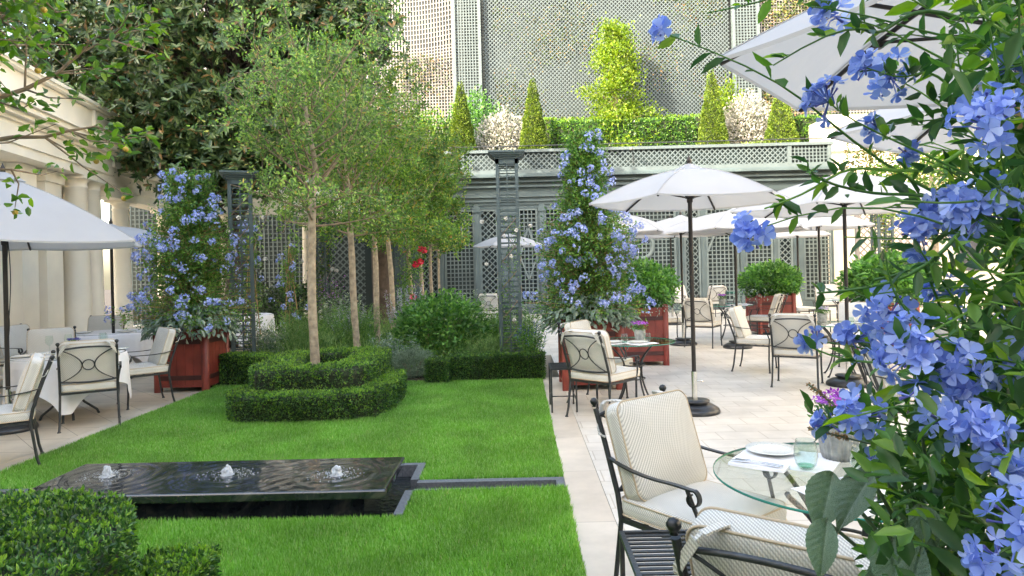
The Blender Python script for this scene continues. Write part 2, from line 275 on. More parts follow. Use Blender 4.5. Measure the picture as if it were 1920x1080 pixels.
# ------------------------------------------------------------------ the setting
def struct(name, mb, mat):
    return tag(mb.build(name, mat), kind='structure')
struct('ground', MB().box(-80, 80, -60, 120, -.60, -.50), M['soil'])
struct('terrace', MB().box(-14, -4.652, -3, 16, -.5, 0), M['pave_left'])
struct('terrace_edging', MB().box(-4.646, -4.46, -3, 9.95, -.5, 0), M['strip'])
struct('pavement', MB().box(.60, 18, -3, 24, -.5, 0).box(-.9, .6, 10.3+2.5, 24, -.5, 0), M['pave'])
struct('pavement_edging', MB().box(.33, .596, -3, 10.2, -.5, 0), M['strip'])
struct('garden_path', MB().box(-14, -.9, 16.2, 24, -.5, 0), M['strip'])
PX0, PX1, PY0, PY1 = -3.78, -.81, 4.55, 5.80      # pool outer rim
lawn = MB().box(-4.455, .325, -2, PY0-.004, -.5, -.004).box(-4.455, .325, PY1+.004, 10.0, -.5, -.004)
lawn.box(PX1+.003, .325, PY0, 5.08, -.5, -.004).box(PX1+.003, .325, 5.335, PY1, -.5, -.004).box(-4.455, PX0-.003, PY0, 5.08, -.5, -.004).box(-4.455, PX0-.003, 5.335, PY1, -.5, -.004)
M['turf'] = simple('turf_base', (.07, .13, .02), .95, .3, 5, 0, .5, 60)
struct('lawn', lawn, M['turf'])
struct('flower_bed', MB().box(-4.6, .32, 10.004, 15.9, -.5, .03).box(-4.0, -.9, 15.9, 16.19, -.5, .03), M['soil'])
# grass blades: one uncountable object
def hedge_inside(x, y):
    return ((x > -3.15) & (x < -1.6) & (y > 7.6) & (y < 9.9)) | ((x > -3.2) & (x < -1.6) & (y > .5) & (y < 3.6))
def grass():
    n = 620000; X = []; 
    # density falls with distance from the viewer side of the lawn
    y = 2.5+7.5*(R.rand(n)**1.55); x = -4.455+4.78*R.rand(n)
    ok = (x > -.72*y-.5) & ~hedge_inside(x, y)
    inp = (x > PX0-.01) & (x < PX1+.01) & (y > PY0+.012) & (y < PY1+.01); ch = (y > 5.075) & (y < 5.34) & (x < .33)
    ok &= ~inp & ~ch; x, y = x[ok], y[ok]; n = len(x)
    # light and dark mottling of the tuft height and lean
    f = np.sin(x*2.1+1.3*np.sin(y*1.7))+np.sin(y*2.6+1.1*np.sin(x*2.3+1))
    h = (.026+.014*R.rand(n)+.003*f)*(1+.02*y); w = (.0028+.0012*R.rand(n))*(.8+.16*y)
    a = R.rand(n)*2*pi+0; lean = .25+.35*R.rand(n)
    D = np.stack([np.cos(a)*lean+.18*np.sin(f), np.sin(a)*lean+.12*np.cos(f*1.3), np.ones(n)], 1)
    P = np.stack([x, y, np.full(n, -.004)], 1); mb = MB(); b = R.rand(n)*2*pi
    mb.leaves(P, D, h*1.15, w*1.6, 3, side=np.stack([np.cos(b), np.sin(b), 0*b], 1))
    tag(mb.build('grass', M['grassblade']), kind='stuff', label='short bright green mown grass covering the lawn', cat='grass')
grass()
# fountain: pool rim, water, slab, jets, rills
fr = thing('fountain', 'low black stone slab fountain with three bubbling jets set in the lawn', 'fountain', (-2.24, 5.1, 0))
def loc(mb, o):  # world coordinates to local of an unrotated thing
    l = o.location; mb.V = [v-np.array(l) for v in mb.V]; return mb
M['dripm'] = glass('dripping_water', (.6, .65, .7), k=1.5)
M['slab'], _t, _b, _N, _L = newmat('wet_black_stone')
_b.inputs['Roughness'].default_value = .10; _b.inputs['Coat Weight'].default_value = .6; _b.inputs['Coat Roughness'].default_value = .04
_tc = _N.new('ShaderNodeTexCoord'); _w = _N.new('ShaderNodeTexNoise'); _w.inputs['Scale'].default_value = 2.2; _w.inputs['Detail'].default_value = 8; _w.inputs['Distortion'].default_value = 2.5; _L.new(_tc.outputs['Object'], _w.inputs['Vector'])
_r = ramp(_N, [(.35, (.010, .012, .015)), (.55, (.028, .031, .035)), (.66, (.085, .078, .07)), (.72, (.02, .022, .026))]); _L.new(_w.outputs['Fac'], _r.inputs[0]); _L.new(_r.outputs[0], _b.inputs['Base Color'])
rim = MB(); w = .062
rim.box(PX0, PX1, PY0, PY0+.03, -.3, -.02).box(PX0, PX1, PY1-w, PY1, -.3, .012).box(PX0, PX0+w, PY0+.031, PY1-w, -.3, .012)
rim.box(PX1-w, PX1, PY0+.031, 5.08, -.3, .012).box(PX1-w, PX1, 5.335, PY1-w, -.3, .012)
loc(rim, fr).build('pool_rim', M['granite'], fr)
rill = MB()
rill.box(PX1, .325, 5.255, 5.33, -.3, .010).box(PX1, .325, 5.085, 5.11, -.3, .010).box(.262, .325, 5.11, 5.255, -.3, .010)
loc(rill, fr).build('rill_edging', M['granite'], fr)
rill = MB(); rill.box(-4.45, PX0, 5.255, 5.33, -.3, .010).box(-4.45, PX0, 5.085, 5.11, -.3, .010)
loc(rill, fr).build('rill_edging', M['granite'], fr)
M['water'], _t, _b, _N, _L = newmat('dark_rippled_water'); _b.inputs['Base Color'].default_value = (.008, .012, .014, 1); _b.inputs['Roughness'].default_value = .05
_tc = _N.new('ShaderNodeTexCoord'); _n = _N.new('ShaderNodeTexNoise'); _n.inputs['Scale'].default_value = 22; _n.inputs['Detail'].default_value = 3; _L.new(_tc.outputs['Object'], _n.inputs['Vector']); _bp = _N.new('ShaderNodeBump'); _bp.inputs['Strength'].default_value = .8; _bp.inputs['Distance'].default_value = .02; _L.new(_n.outputs['Fac'], _bp.inputs['Height']); _L.new(_bp.outputs[0], _b.inputs['Normal'])
loc(MB().box(-4.45, .30, 5.10, 5.26, -.29, -.10).box(PX0+w, PX1-w, PY0+.031, PY1-w, -.29, -.085), fr).build('pool_water', M['water'], fr)
loc(MB().box(-3.30, -1.12, 4.82, 5.38, -.28, .088), fr).build('plinth', M['slab'], fr)
sl = MB(); nx, ny = 420, 140; gx, gy = np.meshgrid(np.linspace(-3.53, -.94, nx), np.linspace(4.67, 5.50, ny), indexing='ij')
JET = [(-3.13, 5.13), (-2.21, 5.11), (-1.37, 5.04)]
hz = np.zeros_like(gx)
for i, (jx, jy) in enumerate(JET):
    d = np.hypot(gx-jx, gy-jy); hz += .0016*np.sin(d*58+1.5*np.sin(gx*5+i)+i)*np.exp(-d*3.2)+.0007*np.sin(d*130+i)*np.exp(-d*6)
hz += .0005*np.sin((gx*.6-gy)*38+3*np.sin(gx*4))*(.5+.5*np.sin(gx*3+gy*5))
edge = np.minimum.reduce([gx+3.53, -.94-gx, gy-4.67, 5.50-gy]); hz = hz*np.clip(edge*20, 0, 1)-.012*np.clip(1-edge/.012, 0, 1)**2
sl.grid(gx, gy, .150+hz)
x0, x1, y0, y1 = -3.53, -.94, 4.67, 5.50
ringa = [(x0, y0), (x1, y0), (x1, y1), (x0, y1)]
sl.loft([[(a, b, .138) for a, b in ringa], [(a, b, .098) for a, b in ringa]], cap=False); sl.box(x0+.004, x1-.004, y0+.004, y1-.004, .09, .1)
loc(sl, fr).build('slab', M['slab'], fr)
M['foam'], _t, _b, _N, _L = newmat('bubbling_water'); _b.inputs['Base Color'].default_value = (.80, .84, .88, 1); _b.inputs['Roughness'].default_value = .12; _b.inputs['Transmission Weight'].default_value = .45; _b.inputs['IOR'].default_value = 1.2
for i, (jx, jy) in enumerate(JET):
    mb = MB(); hgt = [.085, .065, .075][i]
    for k in range(26):     # central spout: overlapping wobbling lobes
        a = R.rand()*2*pi; rr = .034*R.rand()**.6; z = hgt*(1-(rr/.045)**1.3)*(.35+.65*R.rand()); r = .007+.010*R.rand()
        mb.lathe([(.0005, -r*1.3), (r*.8, -r*.7), (r, 0), (r*.7, r*.9), (.0005, r*1.4)], 8, (jx+rr*cos(a), jy+rr*sin(a), .15+z))
    mb.lathe([(.052, .001), (.034, .014), (.02, hgt*.55), (.012, hgt*.9), (.0005, hgt)], 14, (jx, jy, .149))
    for k in range(170):     # splashes and thrown drops
        a = R.rand()*2*pi; rr = .03+.15*R.rand()**1.6; r = .0022+.0045*R.rand(); z = .003+.02*R.rand()*(rr < .07)
        mb.lathe([(.0005, -r*.5), (r, 0), (.0005, r*.8)], 6, (jx+rr*cos(a)*1.25, jy+rr*sin(a), .15+z))
    loc(mb, fr).build('water_jet', M['foam'], fr)
mb = MB()
for k in range(70):        # water dripping off the slab's front and right edge
    if k < 48: x, y = -3.4+2.4*R.rand(), 4.668
    else: x, y = -.938, 4.7+.75*R.rand()
    h = .02+.10*R.rand(); z = .095-.06*R.rand(); mb.tube([(x, y, z), (x, y, max(z-h, -.08))], [.0012, .0005], 5)
loc(mb, fr).build('drips', M['dripm'], fr)

# ---------------- trellis panels
def lattice(mb, x0, x1, z0, z1, y, pitch, bw=.035, bd=.012, diag=False, bow=None):
    """bars in a vertical plane at y; diag gives a diamond lattice"""
    if not diag:
        n = max(1, round((x1-x0)/pitch)); xs = np.linspace(x0, x1, n+1)
        for x in xs[1:-1]: mb.box(x-bw/2, x+bw/2, y-bd, y, z0, z1)
        n = max(1, round((z1-z0)/pitch)); zs = np.linspace(z0, z1, n+1)
        for z in zs[1:-1]: mb.box(x0, x1, y+.001, y+bd, z-bw/2, z+bw/2)
    else:
        W_, H_ = x1-x0, z1-z0; p = pitch*math.sqrt(2)
        for sgn, yy in ((1, y-bd/2), (-1, y+bd/2+.001)):
            c = -H_ + p*.5
            while c < W_:
                # line x = x0+c+t, z = z0+t (t 0..H), mirrored for the other direction
                t0 = max(0, -c); t1 = min(H_, W_-c)
                if t1-t0 > .01:
                    xa, za, xb, zb = x0+c+t0, z0+t0, x0+c+t1, z0+t1
                    if sgn < 0: xa, xb = x0+x1-xa, x0+x1-xb
                    mb.beam((xa, yy, za), (xb, yy, zb), bw, bd, up=(0, 1, 0)) if False else mb.beam((xa, yy, za), (xb, yy, zb), bd, bw, up=(1*sgn, 0, -1))
                c += p
def frame(mb, x0, x1, z0, z1, y0, y1, w):
    mb.box(x0, x0+w, y0, y1, z0, z1).box(x1-w, x1, y0, y1, z0, z1).box(x0+w, x1-w, y0, y1, z0, z0+w).box(x0+w, x1-w, y0, y1, z1-w, z1)

# ---------------- the trellised pavilion closing the garden (front plane y = 24)
pv = thing('trellis_pavilion', 'grey green trellised pavilion with a roof terrace across the back of the garden', 'pavilion', (0, 24, 0))
def pbuild(mb, name, mat, parent=pv):
    if parent is pv: mb.V = [v-np.array((0, 24, 0)) for v in mb.V]
    return mb.build(name, mat, parent)
XL, XR = -10.5, 11.15
pbuild(MB().box(XL, XR, 24.5, 24.7, 0, 4.6), 'back_wall', M['teal_shade'])
pbuild(MB().box(XL, XR, 24.72, 30, 4.6, 4.95), 'roof_terrace', M['soil'])
pbuild(MB().box(XL+.2, XL+.4, 24.71, 30, 0, 4.59).box(XR-.4, XR-.2, 24.71, 30, 0, 4.59), 'side_wall', M['cream'])
co = MB(); prof = [(24.02, 3.86, 3.97), (23.94, 3.97, 4.03), (24.0, 4.03, 4.12), (23.90, 4.12, 4.18), (24.04, 4.18, 4.46), (23.86, 4.46, 4.53), (23.96, 4.53, 4.62), (23.76, 4.62, 4.68), (23.88, 4.68, 4.78), (23.56, 4.78, 4.86), (23.70, 4.86, 4.92)]
for i, (yy, za, zb) in enumerate(prof): co.box(XL-.02*(i % 3), XR-.1+.02*(i % 3), yy, 24.49, za, zb)
pbuild(co, 'cornice', M['trellis'])
pp = MB(); pp.box(XL, XR, 23.9, 24.0, 4.92, 5.08).box(XL, XR, 23.86, 24.04, 5.68, 5.78)
posts = [-9.6, -6.8, -4.2, -1.82, 9.62, 11.02]
for x in posts: pp.box(x-.07, x+.07, 23.9, 24.0, 5.08, 5.68)
pbuild(pp, 'parapet', M['trellis_sunlit'])
pl = MB()
for a, b, dg in [(-9.53, -6.87, 1), (-6.73, -4.27, 1), (-4.13, -1.89, 0), (-1.75, 9.55, 1), (9.69, 10.95, 0)]:
    lattice(pl, a, b, 5.08, 5.68, 23.95, .125 if not dg else .13, .038, .014, bool(dg))
pbuild(pl, 'parapet_lattice', M['trellis_sunlit'])
pbuild(MB().box(XL, XR, 24.03, 24.05, 5.05, 5.70), 'parapet_backing', M['teal_shade'])  # dark sheet standing for the shade in the parapet lattice gaps
hr = MB(); hr.tube([(XL, 24.0, 5.92), (XR, 24.0, 5.92)], .02, 8)
for x in np.arange(XL+.5, XR, 2.4): hr.tube([(x, 24.0, 5.78), (x, 24.0, 5.92)], .012, 6)
pbuild(hr, 'handrail', M['iron'])
bays = [(-9.9, -8.5, 1), (-8.3, -7.1, 0), (-6.5, -5.35, 1), (-3.45, -2.75, 1), (-2.55, -1.45, 0), (-1.3, -.62, 1), (.08, .78, 2), (1.0, 1.7, 0), (3.8, 5.65, 3), (5.9, 6.5, 1), (6.68, 7.85, 2), (8.05, 9.05, 0), (9.2, 9.75, 1), (10.1, 11.1, 0)]
fm = MB(); 
xs = sorted([XL]+[v for b in bays for v in b[:2]]+[XR])
for a, b in zip(xs[::2], xs[1::2]):
    if b-a > .02: fm.box(a, b, 24.06, 24.2, 0, 3.86)
for a, b, k in bays: fm.box(a, b, 24.07, 24.19, 0, .28).box(a, b, 24.07, 24.19, 3.74, 3.86)
for x in (-2.66, -1.38, .93, 3.75, 5.78, 7.95, 9.98): fm.box(x-.09, x+.09, 23.97, 24.058, 0, 3.86).box(x-.13, x+.13, 23.93, 24.055, 3.62, 3.80)
pbuild(fm, 'post_frame', M['trellis'])
for a, b, k in bays:
    lm = MB(); w = .045; z0, z1 = .28, 3.74
    frame(lm, a+.01, b-.01, z0+.005, z1-.005, 24.09, 24.15, .07)
    lattice(lm, a+.08, b-.08, z0+.07, z1-.07, 24.12, .142 if k != 1 else .15, .038 if k != 1 else .034, .012, k == 1)
    if k == 2:
        c = (a+b)/2; 
        for sgn in (-1, 1): lm.beam((a+.05 if sgn < 0 else b-.05, 24.10, 2.05), (c, 24.10, 3.1 if b-a < .9 else 3.3), .07, .10, up=(0, 1, 0)); lm.beam((a+.05 if sgn < 0 else b-.05, 24.10, 2.05), (c, 24.10, 1.2), .05, .09, up=(0, 1, 0)) if b-a < .9 else None
    if k == 3:
        c = 4.38; th = np.linspace(0, 2*pi, 41); lm.tube(np.stack([c+.44*np.cos(th), 0*th+24.09, 2.3+.44*np.sin(th)], 1), .065, 8)
    f = pbuild(lm, 'trellis_panel', M['lattice'])

# ---------------- tall trellis wall high behind the terrace (y = 28)
tw = thing('trellis_wall', 'very tall lattice clad wall rising above the roof terrace', 'wall', (0, 28.6, 0))
def wbuild(mb, name, mat): mb.V = [v-np.array((0, 28.6, 0)) for v in mb.V]; return mb.build(name, mat, tw)
TW = 14.2
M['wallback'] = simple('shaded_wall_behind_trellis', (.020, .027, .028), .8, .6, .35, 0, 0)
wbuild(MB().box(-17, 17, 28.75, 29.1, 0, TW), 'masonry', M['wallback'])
px = lambda p: (p+10-969)/1280*28.6
a1 = MB(); lattice(a1, px(908), px(1365), 5.2, TW, 28.5,   .118, .033, .014, True); wbuild(a1, 'diamond_lattice', M['trellis_sunlit'])
for (u, v) in ((850, 903), (1367, 1418)):
    a2 = MB(); x0, x1 = px(u), px(v); frame(a2, x0, x1, 5, TW+.2, 28.2, 28.34, .13); lattice(a2, x0+.13, x1-.13, 5.2, TW, 28.28, .122, .040, .014); wbuild(a2, 'pilaster_lattice', M['trellis_sunlit'])
a3 = MB(); x0, x1 = px(600), px(848); n = 40
xs = np.linspace(x0, x1, 46)
for x in xs: a3.box(x-.022, x+.022, 28.52, 28.535, 5.2, TW)
for j, z in enumerate(np.arange(5.4, TW-3.0, .135)):       # curved courses as in a false perspective vault
    zc = z-.28*max(0, (z-8.5)/3.0)*(1-((np.linspace(-1, 1, 13))**2)); P = [(x0+(x1-x0)*(i/12), 28.54, zc[i]) for i in range(13)]
    for i in range(12): a3.beam(P[i], P[i+1], .012, .036, up=(0, 0, 1)) if False else a3.beam(P[i], P[i+1], .012, .036, up=(0, 0, 1))
for j, z in enumerate(np.arange(TW-2.9, TW, .2)):
    zc = z-.28*(1-((np.linspace(-1, 1, 13))**2)); P = [(x0+(x1-x0)*(i/12), 28.54, zc[i]) for i in range(13)]
    for i in range(12): a3.beam(P[i], P[i+1], .012, .036)
wbuild(a3, 'vault_lattice', M['trellis_white'])
a4 = MB(); lattice(a4, px(1420), px(1720), 5.2, TW, 28.5, .13, .036, .014); wbuild(a4, 'square_lattice', M['trellis_white'])
a5 = MB(); lattice(a5, px(120), px(598), 5.2, TW, 28.5, .17, .04, .014); wbuild(a5, 'square_lattice', M['trellis_white'])
# climbers growing over the wall
def climber(name, label, n, fx, zr, sz, mat, y=28.35):
    x = fx(n); z = zr[0]+(zr[1]-zr[0])*R.rand(n); f = np.sin(x*1.3+2*np.sin(z*.9))+np.sin(z*1.7+x*.6)+.8*R.normal(size=n); ok = f > .35; x, z = x[ok], z[ok]; n = len(x)
    P = np.stack([x, y+.06*R.rand(n), z], 1); D = np.stack([R.normal(size=n)*.5, -.4-.3*R.rand(n), -.3+R.normal(size=n)*.5], 1)
    mb = MB().leaves(P, D, sz*(.7+.6*R.rand(n)), sz*.75, 4, upb=.3); return tag(mb.build(name, mat), label, 'climber')
climber('climbing_vine', 'sparse reddish vine twining through the right part of the tall trellis', 11000, lambda n: px(1420)+(px(1560)-px(1420))*R.rand(n), (6, TW), .10, M['ivy'])
climber('climbing_vine', 'thin green ivy scattered over the tall diamond lattice', 30000, lambda n: px(925)+(px(1360)-px(925))*R.rand(n), (6.5, TW), .10, M['ivy'], 28.53)
climber('climbing_vine', 'brown twiggy vine on the pale curved lattice left of the pilaster', 2500, lambda n: px(745)+(px(846)-px(745))*R.rand(n), (6, TW-3.5), .09, M['ivy'])

# ---------------- enclosing buildings: right end wall with added bounce side, unseen shade block behind the viewer
rb = thing('side_building', 'sunlit cream building wing beyond the right end of the pavilion, with a long side added to bounce light', 'building', (15, 25, 0))
def rbb(mb, n, m): mb.V = [v-np.array((15, 25, 0)) for v in mb.V]; return mb.build(n, m, rb)
rbb(MB().box(11.3, 20, 25.0, 32, 0, 6.8).box(14.5, 20, -8, 24.98, 0, 12.5), 'wall', M['cream'])  # second box: long side added to bounce sunlight onto the hotel wing
rbb(MB().box(11.25, 20, 24.85, 24.99, 5.6, 5.75).box(11.25, 20, 24.8, 24.99, 6.5, 6.9).box(14.3, 14.49, -8, 24.7, 5.6, 6.0).box(14.2, 20, -8, 24.7, 12.51, 12.9), 'cornice', M['cream'])
for y_ in np.arange(-6, 24, 3.4):
    for z_ in (1.2, 7.2): rbb(MB().box(14.46, 14.499, y_, y_+1.3, z_, z_+2.6), 'window', M['slate'])
# unseen block added behind the camera, stepped to shade the garden floor
bb = thing('unseen_shade_block', 'tall unseen cream block added behind the viewer to shade the garden', 'building', (0, -16, 0))
def bbb(mb, n, m): mb.V = [v-np.array((0, -16, 0)) for v in mb.V]; return mb.build(n, m, bb)
HB = 25.6
for a_, b_, h_ in ((-46, -17.5, HB), (-17.48, -8, 16.5), (-7.98, 7, 10.5)):
    bbb(MB().box(a_, b_, -22, -6, -.4, h_), 'wall', M['cream']); bbb(MB().box(a_-.2, b_+.2, -22.2, -5.6, h_+.01, h_+.5+.01*a_/10), 'cornice', M['cream'])
for x in np.arange(-44, 6, 3.2):
    for z in (4, 8.5, 13, 17.5):
        if z+3 < (HB if x < -19 else 16.5 if x < -9.5 else 10.5): bbb(MB().box(x, x+1.3, -6.0, -5.95, z, z+2.4), 'window', M['slate'])

# ---------------- left hotel wing (local frame: +Y along the facade going away, +X towards the garden)
lw = thing('hotel_wing', 'cream neoclassical hotel wing with paired columns on the left', 'building', (-8.82, 14.0, 0), radians(10))
def lb(mb, n, m, p=lw): return mb.build(n, m, p)
wl = MB(); wl.box(-6, -.12, -3.0, 0, 0, 3.62).box(-6, -.12, -14, -3.0, 2.62, 3.62).box(-6, -.12, -14, -4.5, 0, 2.62); lb(wl, 'wall', M['cream'])
en = MB(); 
for i, (d, za, zb) in enumerate([(.42, 3.62, 3.78), (.46, 3.78, 3.90), (.44, 3.90, 4.12), (.50, 4.12, 4.18), (.60, 4.18, 4.25), (.70, 4.25, 4.34), (.76, 4.34, 4.38)]): en.box(-6, d, -14+.01*i, d-.02, za, zb)
lb(en, 'entablature', M['cream'])
pa = MB(); pa.box(-6, .30, -14, .28, 4.38, 5.02).box(-.35, .36, -.40, .34, 4.38, 5.03).box(-.4, .42, -14, .40, 5.03, 5.08).box(-.44, .46, -14, .44, 5.08, 5.14); pa.box(-6, .36, -14, .34, 4.38, 4.48)
lb(pa, 'parapet', M['cream'])
lb(MB().box(-5.5, -1.2, -13, -.6, 5.0, 6.0), 'roof', M['slate'])
def col(mb, x, y, r, z0, z1, cap=True):
    h = z1-z0; mb.lathe([(r*1.25, z0), (r*1.25, z0+.06), (r*1.12, z0+.10), (r, z0+.14), (r*1.0, z0+h*.35), (r*.88, z1-.22), (r*.95, z1-.21), (r*.95, z1-.18), (r*.88, z1-.17), (r*.9, z1-.10), (r*1.15, z1-.05)], 28, (x, y, 0)); mb.box(x-r*1.25, x+r*1.25, y-r*1.25, y+r*1.25, z1-.05, z1)
for y in (-.28, -.88):
    c = MB(); col(c, .16, y, .225, 0, 3.61); lb(c, 'column', M['cream'])
pi_ = MB(); pi_.box(-.118, .12, -1.95, -1.35, 0, 3.4).box(-.118, .16, -2.0, -1.3, 3.4, 3.61).box(-.118, .10, -2.72, -2.2, 0, 3.61); lb(pi_, 'pilaster', M['cream'])
df = MB(); yy0, yy1 = -4.45, -3.05
for a, b in ((yy0, yy0+.08), (yy1-.08, yy1), (-3.79, -3.71)): df.box(-.20, -.10, a, b, 0, 2.6)
df.box(-.20, -.10, yy0+.08, yy1-.08, 2.5, 2.6).box(-.20, -.10, yy0+.08, yy1-.08, 0, .25)
dr = lb(df, 'french_door', M['creamtrim'])
gm = MB()
for a, b in ((yy0+.08, -3.79), (-3.71, yy1-.08)):
    for z in (.8, 1.35, 1.9): gm.box(-.17, -.12, a, b, z-.015, z+.015)
    gm.box(-.169, -.121, (a+b)/2-.012, (a+b)/2+.012, .25, 2.5)
lb(gm, 'glazing_bar', M['creamtrim'], dr); lb(MB().box(-.150, -.144, yy0+.08, yy1-.08, .25, 2.5), 'pane', M['pane'], dr)
cu = MB(); ys = np.linspace(yy0+.05, yy1-.05, 90); X_ = -.42+.035*np.sin(ys*42); cu.grid(np.stack([X_, X_]), np.stack([ys, ys]), np.stack([0*ys+.05, 0*ys+2.55])); lb(cu, 'curtain', M['curtain'], dr)
aw = MB(); aw.box(-.118, .34, -5.6, -2.1, 2.95, 3.02).box(.28, .42, -5.6, -2.1, 2.62, 2.96).box(-.118, .28, -2.16, -2.10, 2.70, 2.95); lb(aw, 'awning_box', M['creamtrim'])
# ---------------- colonnade
cl = thing('colonnade', 'cream columned colonnade curving round behind the magnolia', 'colonnade', (-8.9, 15, 0))
CP = [(-8.75, 14.3), (-9.3, 18.0), (-6.25, 20.4), (-4.75, 24.0)]
def clb(mb, n, m): mb.V = [v-np.array((-8.9, 15, 0)) for v in mb.V]; return mb.build(n, m, cl)
be = MB()
for p, q in zip(CP[:-1], CP[1:]):
    p3, q3 = (*p, 0), (*q, 0)
    d = nrm(np.array(q3)-np.array(p3))*.14
    for wd, za, zb in ((.46, 3.36, 3.56), (.52, 3.561, 3.64), (.46, 3.641, 3.86), (.62, 3.861, 3.96), (.78, 3.961, 4.08)): be.beam(np.array(p3)-d+(0, 0, (za+zb)/2), np.array(q3)+d+(0, 0, (za+zb)/2), wd, zb-za)
clb(be, 'entablature', M['cream'])
for x, y in [(-8.85, 15.25), (-9.3, 18.0), (-8.05, 19.0), (-6.22, 20.4), (-4.95, 23.5)]:
    c = MB(); col(c, x, y, .19, 0, 3.36); clb(c, 'column', M['cream'])
cb = MB(); cb.box(-9.1, -8.9, 15.5, 17.8, 0, .5); clb(cb, 'low_wall', M['cream'])
tf = thing('trellis_screen', 'grey trellis screen in the shade behind the colonnade', 'trellis', (-10, 22, 0))
m1 = MB(); lattice(m1, -13, -6.6, 0, 4.2, 22, .14, .04, .014); lattice(m1, -6.5, -4.9, 0, 3.6, 22, .15, .04, .014, True); frame(m1, -13.1, -6.5, 0, 4.3, 21.95, 22.05, .1); m1.V = [v-np.array((-10, 22, 0)) for v in m1.V]; m1.build('lattice', M['trellis'], tf)
MB().box(-3.1, 5.2, .5, .6, 0, 4.3).build('backing', M['teal_shade'], tf)
rt = thing('trellis_screen', 'bright white diamond trellis screen at the far right of the terrace', 'trellis', (10.6, 20, 0))
m1 = MB(); lattice(m1, -.6, 1.6, .3, 3.6, 0, .15, .04, .014, True); frame(m1, -.7, 1.7, .2, 3.7, -.04, .04, .1); m1.build('lattice', M['trellis_white'], rt)
